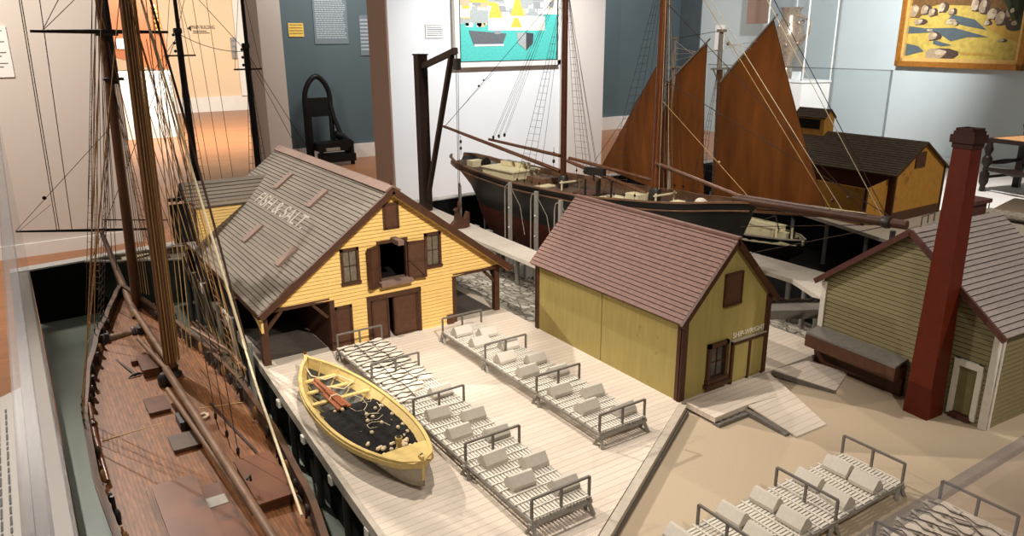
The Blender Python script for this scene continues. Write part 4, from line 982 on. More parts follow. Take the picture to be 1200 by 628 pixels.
for y in (MY-.05, FY-.05):
    f = M(); 
    for dx in (-.05, .05): f.tube([bp(y, dx, bdz(y)), bp(y, dx, bdz(y)+.045)], .004, 8)
    f.beam(bp(y, -.06, bdz(y)+.036), bp(y, .06, bdz(y)+.036), .008, .006); f.build('fife_rail', m_cream, b2)
for y, dx in ((2.44, -.10), (2.40, -.06), (2.36, -.11), (2.32, -.07)):
    M().tube([bp(y, dx, bdz(y)), bp(y, dx, bdz(y)+.085)], .005, 7).build('davit_post', m_iron, b2)
M().beam(bp(2.44, -.10, bdz(2.4)+.12), bp(2.34, -.09, bdz(2.34)+.12), .02, .03).tube([bp(2.40, -.09, bdz(2.4)+.08), bp(2.40, -.095, bdz(2.4)+.12)], .003, 6).build('dark_chest', m_iron, b2)
spar(b2, 'main_boom', (1.989, 3.658, .387), bp(MY+.02, 0, .265), .0075, .0095); spar(b2, 'main_gaff', (2.024, 3.25, .357), bp(MY+.02, 0, .335), .0065, .008)
spar(b2, 'fore_gaff', bp(2.652, -.004, .333), bp(FY, -.004, .300), .007, .0075); spar(b2, 'fore_boom', bp(2.662, -.008, .320), bp(2.19, -.012, .245), .0075, .009)
spar(b2, 'jib_boom', bp(2.15, -.01, .372), bp(1.70, -.005, .290), .0075, .0075)
bw = spar(b2, 'bowsprit', (2.150, 1.78, .288), (2.205, 1.175, .303), .020, .014, mat('dull_bowsprit', '#4a2d20', .45, .2, 40))
M().lathe([(.018, -.012), (.021, 0), (.018, .012)], (2.199, 1.235, .302), 12, axis='Y').build('bowsprit_band', m_iron, bw)
M().tube([(2.154, 1.74, .30), (2.19, 1.30, .318)], .0022, 5).build('foot_rope', m_ropew, b2)
line(b2, (2.158, 1.70, .10), (2.2, 1.22, .295), .0013, name='bobstay'); line(b2, (2.12, 1.72, .2), (2.198, 1.23, .295), .0013, name='bobstay')
FH = Vector((2.118, 2.16, 1.22)); FT = Vector((2.118, 2.165, 1.62))
spar(b2, 'fore_topmast', (2.122, 2.145, 1.1), tuple(FT), .009, .006)
for y, h, mt in ((1.235, FT, m_line), (1.25, FT+Vector((0, 0, -.05)), m_ropew), (1.38, FH, m_ropew), (1.42, FH+Vector((0, 0, -.03)), m_rope), (1.30, Vector((2.118, 2.16, .98)), m_line), (1.22, Vector((2.118, 2.16, .70)), m_line)):
    line(b2, (2.2-(y-1.19)*.09, y, .318), h, .0014, mt, name='headstay')
for y, z in ((1.415, .34), (1.36, .36)): M().ball((2.18, y, z), .006, 8, 6).build('block', m_brown2, b2)
line(b2, bp(1.71, 0, .292), (2.118, 2.15, .62), .0013, m_rope, name='topping_lift'); M().ball((2.143, 1.86, .41), .005, 8, 6).build('block', m_rope, b2)
# topping lifts and shrouds of the main and fore mast
line(b2, (1.99, 3.64, .39), (2.074, 2.71, 1.05), .0013, name='topping_lift'); line(b2, (1.99, 3.65, .388), (2.03, 3.20, .69), .0008, name='topping_lift')
M().ball((2.018, 3.33, .615), .006, 8, 6).ball((2.022, 3.29, .645), .005, 8, 6).build('block', m_stick, b2)
for i in range(3):
    y = 3.20-.045*i; p = bp(y, -.01, .372+.01*i); block(b2, p, .008); line(b2, (p[0]-.004, p[1], p[2]), (2.066, 2.72, 1.10), .0009, name='peak_halyard'); line(b2, (p[0]+.004, p[1], p[2]), (2.076, 2.71, 1.10), .0009, name='peak_halyard')
for y, dz in ((3.50, 0), (2.76, .02)): p = bp(y, 0, .35+dz); block(b2, (p[0], p[1], p[2]-.03), .008); block(b2, (p[0], p[1], p[2]-.065), .008); line(b2, (p[0], p[1], p[2]-.10), p, .0012, name='sheet')
for y0, my, head in ((2.80, MY, Vector((2.072, 2.695, 1.08))), (2.28, FY, Vector((2.118, 2.155, 1.15)))):
    for sd in (-1, 1):
        feet = [bk.p((3.53-(y0-.05*i))/1.84, sd, None, -.003, .022) for i in range(4)]
        ladder(b2, feet[:3], head, m_line, .03, .0010); line(b2, feet[3], head, .001, name='shroud')
        deadeyes(b2, [tuple(f) for f in feet], r=.006)
for i in range(3): line(b2, bp(2.60-.03*i, .05, .30), (2.074, 2.70, 1.1), .0011, name='halyard')
for i in range(5): line(b2, bp(2.13-.012*i, -.03+.012*i, .27), (2.112+.004*i, 2.15, 1.2), .0012, m_ropew if i % 2 else m_liney, name='halyard')
# slip cradle: uprights beside the hull with bent pipes
cr = thing('cradle', 'grey timber cradle of uprights and pipes holding the black hull', 'cradle', (2.05, 2.6, WZ))
for i, (y, z1) in enumerate(((2.756, .235), (2.56, .225), (2.395, .215), (2.25, .215))):
    x = 1.822+.004*i
    u = M().bb(x-.006, x+.006, y-.008, y+.008, WZ, z1).build('upright', m_fl, cr)
    M().tube([(x-.004, y+.035, WZ+.05), (x-.004, y+.035, z1-.05), (x-.004, y+.028, z1-.02), (x-.004, y+.012, z1-.012)], .0032, 6).build('pipe', m_gaff, u)
    M().tube([(x, y-.014, z1-.03), (x+.02, y-.05, z1-.10), (x+.01, y-.10, z1-.22)], .0016, 5).build('chain', m_gaff, u)
    for z in (-.06, .03, .12): M().ball((x-.008, y, z), .004, 6, 4).build('bolt', m_pilehead, u)
for y, x in ((3.40, 1.93), (3.34, 1.90), (3.36, 2.06)): M().tube([(x, y, WZ), (x, y, .12)], .007, 8).build('prop', m_fl, cr)
for k in range(6): M().bb(1.84, 2.2, 3.2-.22*k-.02, 3.2-.22*k+.02, WZ, WZ+.065).build('bearer', m_fl, cr)
for y in (3.12, 3.0): M().bb(1.80, 1.87, y-.02, y+.02, -.10, -.04).bb(1.80, 1.83, y-.02, y+.02, WZ, -.10).build('keel_block', m_fl, cr)

# ================================================================== brown-sailed ketch behind
s3 = Hull((2.80, 1.93), (2.80, 3.34), [(0, .012), (.05, .07), (.15, .115), (.35, .14), (.6, .135), (.8, .095), (.93, .04), (1, .004)], [(0, 0.0), (.3, -.012), (.6, 0), (1, .05)], [(0, -.06), (.1, -.16), (.5, -.23), (.9, -.2), (1, -.05)], .42)
b3 = thing('schooner', 'gaff schooner with three tan sails set, behind the black hull', 'model ship', (2.80, 2.6, WZ))
hl = s3.shell(36, 9).build('hull', m_bhull, b3); s3.inner(.02).build('bulwark', m_cream, hl); s3.rails(b3, 'rail_cap', m_gaff, .009, .005)
s3.deck(.022).build('deck', m_bdeck, b3)
c3 = M().bb(2.755, 2.845, 2.06, 2.26, -.035, .030).build('cabin_house', m_cream, b3); M().bb(2.75, 2.85, 2.055, 2.265, .030, .036).build('cabin_roof', m_cream, c3)
M().bb(2.77, 2.80, 2.00, 2.05, -.03, .02).build('wheel_box', m_cream, b3); M().bb(2.74, 2.86, 2.32, 2.40, -.035, .005).build('hatch', m_cream, b3)
for x, y in ((2.79, 1.985), (2.74, 2.03)): M().tube([(x, y, -.03), (x, y, .045)], .005, 8).build('bitt', m_cream, b3)
M().lathe([(.02, -.002), (.024, 0), (.02, .002)], (2.80, 1.99, .01), 12, axis='Y').build('steering_wheel', m_iron, b3)
M().tube([(2.76, 2.03, .03), (2.82, 2.10, .075), (2.86, 2.2, .03)], .003, 6).build('crutch', m_iron, b3)
m3 = spar(b3, 'main_mast', (2.80, 2.44, -.04), (2.80, 2.465, .70), .0135, .012, m_spar); t3 = spar(b3, 'main_masthead', (2.80, 2.472, .67), (2.80, 2.474, .875), .011, .010, m_gaff)
M().bb(2.745, 2.855, 2.45, 2.475, .700, .708).build('crosstree', m_gaff, t3); M().tube([(2.75, 2.46, .70), (2.79, 2.463, .645)], .003, 6).tube([(2.85, 2.46, .70), (2.81, 2.463, .645)], .003, 6).build('crosstree_brace', m_gaff, t3)
M().bb(2.786, 2.814, 2.455, 2.49, .865, .878).build('mast_cap', m_gaff, t3); M().ball((2.80, 2.43, .815), .008, 8, 6).build('block', m_gaff, t3)
f3 = spar(b3, 'fore_mast', (2.80, 2.74, -.03), (2.80, 2.755, .70), .0125, .011, m_gaff); t4 = spar(b3, 'fore_masthead', (2.80, 2.76, .68), (2.80, 2.762, .84), .009, .008, m_gaff)
M().bb(2.765, 2.835, 2.74, 2.77, .70, .707).build('crosstree', m_gaff, t4); M().bb(2.787, 2.813, 2.75, 2.775, .835, .845).build('mast_cap', m_gaff, t4)
def sail(name, corners, belly, n=14, mt=m_sail):
    """corners: tack, clew, peak, throat"""
    a, b_, c, d = map(Vector, corners); rows = []
    for i in range(n+1):
        u = i/n; row = []
        for j in range(n+1):
            v = j/n; p = a.lerp(b_, u).lerp(d.lerp(c, u), v); e = 16*u*(1-u)*v*(1-v)
            leech = .012*math.sin(PI*v)*(1 if u > .5 else 0)*(2*u-1)
            row.append(p + Vector((belly*e+random.uniform(-.0012, .0012), leech, 0)))
        rows.append(row)
    m = M().grid(rows); m.grid([[p+Vector((.0022, 0, 0)) for p in r] for r in rows][::-1]); s = m.build(name, mt, b3)
    e = M()
    for q in ([r[0] for r in rows], [r[-1] for r in rows], rows[-1], rows[0]): e.tube(q, .0016, 4)
    e.build('bolt_rope', mat('sail_edge_rope', '#3d2212', .8, .1, 60), s)
    return s
sail('main_sail', ((2.80, 2.455, .055), (2.80, 1.835, .138), (2.80, 2.190, .910), (2.80, 2.470, .635)), -.035)
sail('fore_sail', ((2.80, 2.765, .055), (2.80, 2.505, .058), (2.80, 2.554, .815), (2.80, 2.80, .620)), -.028)
sail('jib', ((2.80, 3.285, .140), (2.80, 2.86, .08), (2.80, 2.875, .69), (2.80, 2.885, .70)), -.03)
sail('stay_sail', ((2.83, 3.00, .09), (2.83, 2.80, .06), (2.82, 2.805, .52), (2.82, 2.815, .53)), -.01, 10, mat('dark_tan_sail', '#4e2410', .8, .15, 14))
spar(b3, 'main_gaff', (2.797, 2.475, .628), (2.797, 2.172, .935), .006, .004, m_gaff); spar(b3, 'fore_gaff', (2.797, 2.815, .610), (2.797, 2.535, .838), .006, .004, m_gaff)
spar(b3, 'main_boom', (2.80, 2.44, .048), (2.80, 1.81, .128), .007, .006); spar(b3, 'fore_boom', (2.80, 2.74, .05), (2.80, 2.50, .056), .006, .005)
spar(b3, 'bowsprit', (2.80, 3.2, .05), (2.80, 3.44, .085), .009, .006)
for y, h in ((2.44, .70), (2.74, .70)):
    for sd in (-1, 1): ladder(b3, [s3.p((y-.03+.04*i-1.93)/1.41, sd, None, 0, .01) for i in range(3)], (2.80+.02*sd, y+.02, h), m_line, .03, .0011)
line(b3, (2.80, 2.475, .872), (2.80, 2.765, .838), .0012, name='triatic_stay'); 
for k in range(4): line(b3, (2.80, 2.60-.07*k, .745-.0+.02*k), (2.80, 2.758, .825-.03*k), .0009, m_ropew, name='peak_halyard')
for k in range(4): line(b3, (2.79, 2.35-.03*k, .735+.03*k), (2.80, 2.47, .86-.02*k), .0009, m_ropew, name='peak_halyard')
for k in range(10): M().lathe([(.014, -.0012), (.016, 0), (.014, .0012)], (2.80, 2.445+.002*k, .08+.06*k), 10).build('mast_hoop', m_spar2, b3)
line(b3, (2.80, 3.42, .085), (2.80, 2.765, .80), .0012, name='forestay')

# ================================================================== dark-masted schooner behind the barn
s0h = Hull((1.26, 3.24), (.17, 3.22), [(0, .07), (.1, .10), (.4, .125), (.7, .11), (.9, .055), (1, .004)], [(0, .03), (.5, .0), (1, .035)], [(0, -.05), (.1, -.2), (.9, -.2), (1, -.06)], .42)
b4 = thing('schooner', 'schooner with two dark masts moored behind the yellow barn', 'model ship', (.7, 3.23, WZ))
hl = s0h.shell(30, 8).build('hull', m_bhull, b4); s0h.inner(.022).build('bulwark', m_gaff, hl); s0h.rails(b4, 'rail_cap', m_pilehead, .012, .006); s0h.deck(.024).build('deck', m_gaff, b4)
M().bb(.30, .40, 3.18, 3.27, -.02, .02).build('cabin_house', m_cream, b4); M().bb(.44, .47, 3.19, 3.25, -.02, .012).build('hatch', m_spar2, b4)
M().tube([(.28, 3.14, .03), (.50, 3.18, .05)], .004, 6).build('oar_boom', m_spar2, b4)
for x, z0, zc in ((.615, -.03, .785), (.866, -.03, .727)):
    mst = spar(b4, 'mast', (x, 3.235, z0), (x+.002, 3.25, zc+.10), .0145, .0115, m_spard); tpm = spar(b4, 'topmast', (x+.004, 3.238, zc-.005), (x+.006, 3.245, 1.12), .0085, .006, m_spard)
    M().bb(x-.055, x+.055, 3.235, 3.25, zc, zc+.006).build('crosstree', m_iron, tpm); M().lathe([(.016, 0), (.017, .01), (.015, .02)], (x+.001, 3.244, zc+.085), 10).build('mast_cap', m_iron, tpm)
    for k in range(3): M().ball((x-.018, 3.235, zc+.02+.03*k), .006, 7, 5).build('block', m_iron, mst)
    for sd in (-1, 1): ladder(b4, [(x-.035+.03*i, 3.235+sd*.115, .01) for i in range(3)], (x, 3.235+.02*sd, zc), m_line, .03, .0011)
    line(b4, (x-.052, 3.24, zc+.003), (x+.005, 3.24, 1.10), .0009, name='topmast_shroud'); line(b4, (x+.052, 3.24, zc+.003), (x+.005, 3.24, 1.10), .0009, name='topmast_shroud')
line(b4, (.617, 3.25, .87), (.862, 3.25, .80), .0012, sag=.02, name='triatic_stay'); line(b4, (.617, 3.25, .87), (.20, 3.22, .05), .0012, name='forestay')
line(b4, (.868, 3.25, .80), (1.24, 3.24, .10), .0012, name='backstay'); line(b4, (.868, 3.25, .79), (1.19, 3.24, .05), .0012, m_liney, name='backstay'); line(b4, (.62, 3.24, 1.1), (.866, 3.24, .80), .0011, name='stay')
line(b4, (.617, 3.25, .88), (.70, 3.25, 1.12), .0011, name='stay'); line(b4, (.617, 3.25, .86), (.47, 3.22, .69), .0011, name='stay')
for k in range(3): line(b4, (.66+.04*k, 3.12, .02), (.60+.05*k, 3.1, 1.08), .0010, m_liney, name='halyard')

# ================================================================== shear-leg crane on the pier
cn = thing('crane', 'tall dark timber shear-leg crane on the pier behind the barn', 'crane', (1.73, 3.42, 0))
M().bb(1.712, 1.762, 3.385, 3.435, 0, .768).build('post', m_crane, cn)
cb = M().bb(1.708, 1.766, 3.38, 3.44, .768, .774).build('post_cap', m_crane, cn)
tip = Vector((1.675, 2.95, .795))
M().beam((1.735, 3.39, .715), tip, .020, .026).build('jib', m_crane, cn); M().beam((1.735, 3.385, .06), tip+Vector((.006, .05, -.02)), .020, .022).build('strut', m_crane, cn)
M().tube([(1.737, 3.41, .774), (1.72, 3.30, .735), (1.715, 3.25, .745)], .0015, 5).build('guy', m_line, cn)
M().bb(1.668, 1.690, 2.935, 2.965, .715, .762).build('block', m_iron, cn); M().tube([(1.678, 2.95, .76), (1.678, 2.95, .79)], .003, 6).build('hook', m_iron, cn)
for dx in (-.005, .005): M().tube([(1.679+dx, 2.95, .715), (1.672+dx*.6, 2.95, .135)], .0014, 5).build('fall_rope', m_line, cn)
M().ball((1.672, 2.95, .115), .014, 8, 6, sc=(.7, .7, 1.7)).build('lower_block', m_brown2, cn)
pts = [(-.052, .0), (-.034, .012), (-.012, .034), (-.006, .07), (-.016, .082), (.004, .09), (.012, .05), (.036, .03), (.05, .066), (.056, .066), (.056, .0), (.03, -.006)]
kc = M().prism([(1.675+x, 2.96, .008+y) for x, y in pts], (0, .03, 0)).build('keel_cradle', m_brown2, None, org=(1.675, 2.975, .002), label='curved brown timber cradle hanging under the crane rope', cat='cradle')
# ================================================================== gallery
FZ = -.75
struct('floor', M().bb(-2.5, 14, -1.5, 20, FZ-.05, FZ), m_floor)
def wall(name, p, q, z0, z1, th, mt):
    p, q = Vector((*p, 0)), Vector((*q, 0)); d = (q-p).normalized(); n = Vector((-d.y, d.x, 0))*th
    return struct(name, M().prism([p+Vector((0, 0, z0)), q+Vector((0, 0, z0)), q+n+Vector((0, 0, z0)), p+n+Vector((0, 0, z0))], (0, 0, z1-z0)), mt)
ZT_ = 2.0
wall('wall_left', (-2.5, 6.75), (.80, 6.75), FZ, ZT_, .15, m_lwall)
struct('baseboard_left', M().bb(-2.5, .80, 6.72, 6.749, FZ, FZ+.10), m_base)
wall('wall_white', (3.116, 6.75), (5.70, 6.75), FZ, ZT_, .42, m_wwall)
struct('wall_white_side', M().bb(3.098, 3.114, 6.752, 7.17, FZ, ZT_), m_taupe)  # side face of the white wall, its shade put into the taupe colour
struct('pillar_white', M().bb(5.12, 5.70, 6.70, 6.749, FZ, ZT_), m_lwall)
struct('wall_partition', M().bb(2.572, 2.83, 9.0, 9.62, FZ, ZT_), m_lwall)
wall('wall_slate', (2.84, 10.0), (4.6, 10.0), FZ, ZT_, .12, m_slate)
struct('baseboard_slate', M().bb(2.83, 4.6, 9.96, 9.999, FZ, FZ+.19), m_base)
wall('wall_dark', (7.0, 10.45), (9.25, 10.45), FZ, ZT_, .12, m_slate)
wall('wall_dark_return', (9.25, 10.45), (11.4, 10.20), FZ, ZT_, .12, m_slate)
struct('baseboard_dark', M().bb(7.5, 9.25, 10.40, 10.449, FZ, FZ+.22).prism([(9.25, 10.45, FZ), (10.5, 10.305, FZ), (10.5, 10.26, FZ), (9.25, 10.40, FZ)], (0, 0, .22)), m_base)
wall('wall_right', (8.62, 2.2), (10.55, 10.3), FZ, ZT_, -.12, m_lblue)
wall('wall_far', (-3, 18.5), (7.0, 18.5), FZ, 2.6, .15, m_cream_wall)
struct('baseboard_far', M().bb(-3, 7.0, 18.45, 18.499, FZ, FZ+.33), m_base)
struct('trim_far', M().bb(4.72, 4.92, 18.40, 18.449, FZ+.33, 2.6), m_base)
struct('ground_platform', M().prism([(4.95, 1.2, FZ), (8.36, 1.25, FZ), (9.22, 4.85, FZ), (6.4, 5.2, FZ), (4.95, 3.2, FZ)], (0, 0, .21)), m_plat)
# left wall label, slanted reading rail beside the case
lb = thing('wall_label', 'white text label on the warm white left wall', 'label', (.06, 6.744, .59))
M().bb(-.10, .125, 6.738, 6.749, .59, .945).build('card', m_paper, lb)
m = M()
for i in range(12): m.bb(-.08, .10-.03*(i % 3), 6.736, 6.739, .91-.025*i, .916-.025*i)
m.build('print', m_ink, lb)
rr = thing('reading_rail', 'white reading rail with printed text and a drawing beside the case', 'text panel', (-.30, 1.8, -.18))
P = lambda u, v, k=0: Vector((-.079-.36*u, 1.0+1.25*v, -.035-.12*u+k))
M().prism([P(0, 0), P(0, 1), P(1, 1), P(1, 0)], (0, 0, -.02)).build('panel', mat('white_panel', '#b5afa8', .6, .01, 20), rr)
m = M(); r_ = random.Random(3)
for i in range(15):
    u = .10+.045*i; ln = .52 if i < 13 else .3
    v = .92
    while v > .92-ln:
        wv = r_.uniform(.012, .035); m.prism([P(u, v, .0012), P(u, v-wv, .0012), P(u+.012, v-wv, .0012), P(u+.012, v, .0012)], (0, 0, .0004)); v -= wv+.008
m.build('print', m_ink, rr)
m = M()
for i in range(60):
    u, v = r_.uniform(.05, .9), r_.uniform(.02, .30)
    m.beam(P(u, v, .0012), P(u+r_.uniform(-.09, .09), v+r_.uniform(-.04, .04), .0012), .004, .0008)
m.build('ink_drawing', m_stick, rr)
# slate wall panels
def card(name, label, cat, x0, x1, z0, z1, y, mt, lines, ink, group=None, d=.012, mx=.06):
    t = thing(name, label, cat, ((x0+x1)/2, y-d/2, z0), group)
    M().bb(x0, x1, y-d, y-.001, z0, z1).build('board', mt, t); m = M(); w = x1-x0; h = z1-z0; r = random.Random(len(label))
    for i in range(lines):
        z = z1-h*(.1+.82*i/lines); x = x0+w*mx
        while x < x1-w*(mx+.06):
            k = min(w*r.uniform(.04, .10), x1-w*mx-x); m.bb(x, x+k, y-d-.002, y-d+.001, z-h*.32/lines, z); x += k+w*.018
    m.build('print', ink, t); return t
m_pan = mat('slate_panel', '#727f88', .5, .02, 10); m_pink = mat('pale_print', '#b9c3c9', .6, .02, 20)
card('text_panel', 'large grey text panel on the slate blue wall', 'text panel', 3.565, 4.03, .775, 1.50, 10.0, m_pan, 22, m_pink)
card('wall_sign', 'small yellow sign on the slate wall above the black chair', 'sign', 3.227, 3.424, .868, 1.035, 10.0, mat('yellow_sign', '#e6c766', .5, .03, 20), 4, mat('brown_print', '#a37a3a', .6, .05, 20))
card('text_panel', 'narrow grey text panel beside the taupe pillar', 'text panel', 4.195, 4.36, .62, 1.14, 10.0, m_pan, 9, m_pink)
card('picture_label', 'white label card left of the teal harbour painting', 'label', 3.503, 3.702, .845, .975, 6.75, m_paper, 6, m_ink)
o = thing('wall_lettering', 'black arrow and lettering on the cream far wall', 'sign', (3.9, 18.49, 1.0))
M().prism([(3.72, 18.49, 1.07), (3.80, 18.49, 1.13), (3.80, 18.49, 1.01)], (0, .008, 0)).build('arrow', m_stick, o)
text_mesh('MAIN BUILDING', .11, frame_mat((3.81, 18.492, 1.06), (1, 0, 0), (0, 0, 1)), .003, .62).build('lettering', m_stick, o)
for z, x in ((1.005, 4.12), (.965, 4.18)): M().bb(3.83, x, 18.488, 18.499, z, z+.015).build('fine_print', m_stick, o)
card('picture', 'small grey framed print on the cream far wall behind the second mast', 'picture', 4.60, 4.98, .42, .87, 18.44, mat('grey_print_board', '#9a948c', .6, .15, 6), 3, m_pan)
# white plinth and brown timber in the far room
pl_ = M().bb(1.68, 2.46, 14.0, 14.8, FZ, .34); pl_.build('plinth', m_paper, None, org=(2.07, 14.4, FZ), label='white plinth in the far room behind the near masts', cat='plinth')
q = thing('sternboard', 'reddish brown timber board with gilt ornament standing on the white plinth', 'sternboard', (2.0, 14.3, .34))
M().prism([(1.55, 14.2, .62), (1.55, 14.2, 1.9), (2.40, 14.2, 1.9), (2.52, 14.2, .37), (2.30, 14.2, .345), (2.0, 14.2, .46)], (0, .28, 0)).build('board', mat('red_brown_timber', '#8a5232', .45, .15, 6, (1, 1, .3)), q)
M().bb(1.98, 2.06, 14.3, 14.4, .34, .47).build('stand', m_iron, q)
m = M()
for k in range(6): m.ball((2.40-.006*k, 14.18, .98+.075*k), .045, 8, 6)
m.build('gilt_ornament', m_goldl, q); M().bb(1.74, 1.86, 14.18, 14.199, .70, .86).build('tag', m_paper, q)
# black high-backed chair by the slate wall
bc = thing('arched_chair', 'black high-backed padded chair with arched frame against the slate wall', 'chair', (3.50, 9.6, FZ))
arch = []
for i in range(13):
    a = PI*i/12; arch.append((3.44+.17*math.copysign(abs(math.cos(a))**1.25, math.cos(a)), 9.72, .08+.30*math.sin(a)))
M().tube([(3.60, 9.70, -.45)]+[(x, 9.72+.0, z) for x, _, z in arch]+[(3.27, 9.72, -.68)], .034, 8).build('back_frame', m_blackmetal, bc)
M().bb(3.28, 3.60, 9.70, 9.74, -.13, .11).build('back_pad', m_blackmetal, bc); M().bb(3.27, 3.33, 9.68, 9.74, -.72, .0).build('leg', m_blackmetal, bc)
M().prism([(3.33, 9.45, -.56), (3.70, 9.45, -.56), (3.76, 9.45, -.50), (3.76, 9.45, -.42), (3.60, 9.45, -.44), (3.33, 9.45, -.46)], (0, .25, 0)).build('seat', m_blackmetal, bc)
M().tube([(3.60, 9.6, -.36), (3.70, 9.6, -.40), (3.80, 9.58, -.50), (3.74, 9.56, -.60)], .05, 8).build('armrest', m_blackmetal, bc)
M().tube([(3.60, 9.71, .05), (3.63, 9.68, -.15), (3.68, 9.62, -.35)], .03, 8).build('arm_support', m_blackmetal, bc)
M().bb(3.36, 3.80, 9.42, 9.66, -.70, -.60).build('foot_board', m_blackmetal, bc); M().bb(3.40, 3.58, 9.40, 9.44, -.545, -.51).build('seat_edge', m_gaff, bc)
for x in (3.36, 3.78): M().tube([(x, 9.5, FZ), (x, 9.5, -.45)], .03, 8).build('leg', m_blackmetal, bc)
# teal harbour painting (generic)
pt = thing('painting', 'white-framed painting of boats on teal water on the white wall', 'painting', (4.45, 6.73, .60))
x0, x1, z0 = 3.846, 5.045, .613; YP = 6.70
M().bb(x0-.05, x0, YP-.012, 6.749, z0-.05, 1.9).bb(x1, x1+.04, YP-.012, 6.749, z0-.05, 1.9).bb(x0-.05, x1+.04, YP-.012, 6.749, z0-.05, z0).build('frame', mat('white_frame', '#d7d3cc', .5, .03, 10), pt)
M().bb(x0, x0+.008, YP-.014, YP, z0, 1.9).bb(x1-.008, x1, YP-.014, YP, z0, 1.9).bb(x0, x1, YP-.014, YP, z0, z0+.008).build('inner_edge', m_stick, pt)
cols = ['#4fb3a9', '#e2dccb', '#d9ae45', '#9aa09d', '#5c6063', '#8b8f8f', '#c7b58c', '#3d4043', '#f0ede4', '#b5a184']
pm = [mat('paint_%s' % n, c, .6, .12, 60) for n, c in zip(('teal', 'ivory', 'ochre', 'mist', 'slate', 'grey', 'sand', 'charcoal', 'chalk', 'stone'), cols)]
m = M(); W_, H_ = x1-x0, 1.9-z0
def patch(u0, v0, u1, v1, mi, k): m.bb(x0+W_*u0, x0+W_*u1, YP-.002-k*.0006, YP+.01, z0+v0, z0+v1, mi)
def ppoly(pts, mi, k): m.prism([(x0+W_*u, YP-.002-k*.0006, z0+v) for u, v in pts], (0, .004, 0), mi)
patch(0, 0, 1, 1.28, 0, 0); patch(0, .36, .85, 1.28, 3, 1); patch(.85, .46, 1, 1.28, 1, 1)
rp_ = random.Random(5)
for i in range(70):
    u, v = rp_.uniform(0, .9), rp_.uniform(.36, .72); w, h = rp_.uniform(.03, .12), rp_.uniform(.03, .09)
    if u > .82 and v < .5: continue
    patch(u, v, min(.99, u+w), v+h, rp_.choice((1, 1, 8, 8, 3, 5, 6, 9, 2)), 2+i*.05)
for i in range(12): u = rp_.uniform(.05, .24); patch(u, .33+.02*rp_.random(), u+.03, .37, rp_.choice((8, 6)), 5)
patch(.28, .30, .60, .46, 8, 6); patch(.30, .33, .42, .44, 1, 6.2); patch(.52, .30, .86, .44, 1, 5.5); patch(0, .42, .10, .50, 1, 6); patch(0, .53, .10, .60, 9, 6)
for u0, v0, u1, v1 in ((.10, .56, .28, .70), (.28, .42, .42, .56), (.50, .44, .64, .60), (.50, .33, .62, .42)): ppoly([(u0, v0), (u1, v0), ((u0+2*u1)/3, v1), ((2*u0+u1)/3, v1*.97+.02)], 2, 6.5)
ppoly([(.09, .30), (.46, .27), (.42, .165), (.14, .15)], 4, 7); patch(.14, .150, .43, .168, 8, 7.4); patch(.34, .265, .40, .30, 5, 7.2)
ppoly([(.56, .28), (.66, .28), (.67, .10), (.58, .17)], 3, 7); ppoly([(.66, .28), (.74, .27), (.73, .17), (.66, .10)], 7, 7.2)
m.build('canvas', pm, pt)
# gilt framed landscape (generic rocks on a sunny slope)
wd_ = Vector((1.93, 8.1, 0)).normalized(); wn = Vector((-wd_.y, wd_.x, 0))     # along the right wall, toward the room
def WR(s, z, k=0): p = Vector((8.62, 2.2, 0)) + wd_*s + wn*k; return Vector((p.x, p.y, z))
lp = thing('painting', 'gilt-framed landscape of rocks on a sunny slope on the pale blue wall', 'painting', tuple(WR(2.2, .55, .05)))
SA, SB, ZB_ = 2.93, .9, .50
def wbox(m, s0_, s1_, z0_, z1_, k0, k1, mi=0):
    vs = [WR(s, z, k) for k in (k0, k1) for z in (z0_, z1_) for s in (s0_, s1_)]
    m.add(vs, [(0,2,3,1),(4,5,7,6),(0,1,5,4),(2,6,7,3),(0,4,6,2),(1,3,7,5)], mi)
ZB0 = .482; S0, S1 = 1.64, 3.29
m = M()
for a, b_, mi in ((.0, .06, 0), (.06, .10, 1)):
    k1 = .085 if mi == 0 else .065
    wbox(m, S0+a, S0+b_, ZB0+a, 1.9, .005, k1, mi); wbox(m, S1-b_, S1-a, ZB0+a, 1.9, .005, k1, mi); wbox(m, S0+a, S1-a, ZB0+a, ZB0+b_, .005, k1, mi)
m.build('frame', [m_gold, m_goldl], lp)
c2 = [mat('land_%s' % n, c, .6, v, s, bump=.1) for n, c, v, s in (('grass', '#b8a04e', .2, 16), ('ochre_grass', '#b58f43', .15, 16), ('blue_grey', '#4f5a5e', .12, 14), ('rock_lit', '#9c8970', .15, 30), ('rock_dark', '#4a3b33', .2, 20), ('scrub', '#6d4f2c', .25, 26), ('sky', '#a9bcd0', .06, 5), ('tree', '#3f4630', .2, 20), ('pale_rock', '#b8a78b', .12, 30))]
m = M(); wbox(m, S0+.09, S1-.09, ZB0+.09, 1.85, .01, .030, 0)
u0_, v0_, uw = S1-.10, ZB0+.09, S1-S0-.20          # u runs left to right as seen from the room
def lpoly(pts, mi, k): m.prism([WR(u0_-uw*u, v0_+v*uw, .030+.0007*k) for u, v in pts], tuple(wn*.003), mi)
lpoly([(0, .36), (.25, .42), (.55, .40), (1, .26), (1, .9), (0, .9)], 5, 1); lpoly([(.70, .50), (1, .44), (1, .9), (.62, .9)], 6, 2)
lpoly([(0, .12), (.12, .10), (.18, .06), (0, .02)], 2, 3); lpoly([(0, .26), (.16, .24), (.44, .24), (.74, .17), (.56, .17), (.42, .14), (.28, .21), (0, .20)], 2, 3)
lpoly([(.40, .34), (.60, .30), (.72, .22), (.50, .26), (.36, .30)], 2, 3.5); lpoly([(.26, .15), (.44, .11), (.34, .10), (.26, .12)], 2, 4)
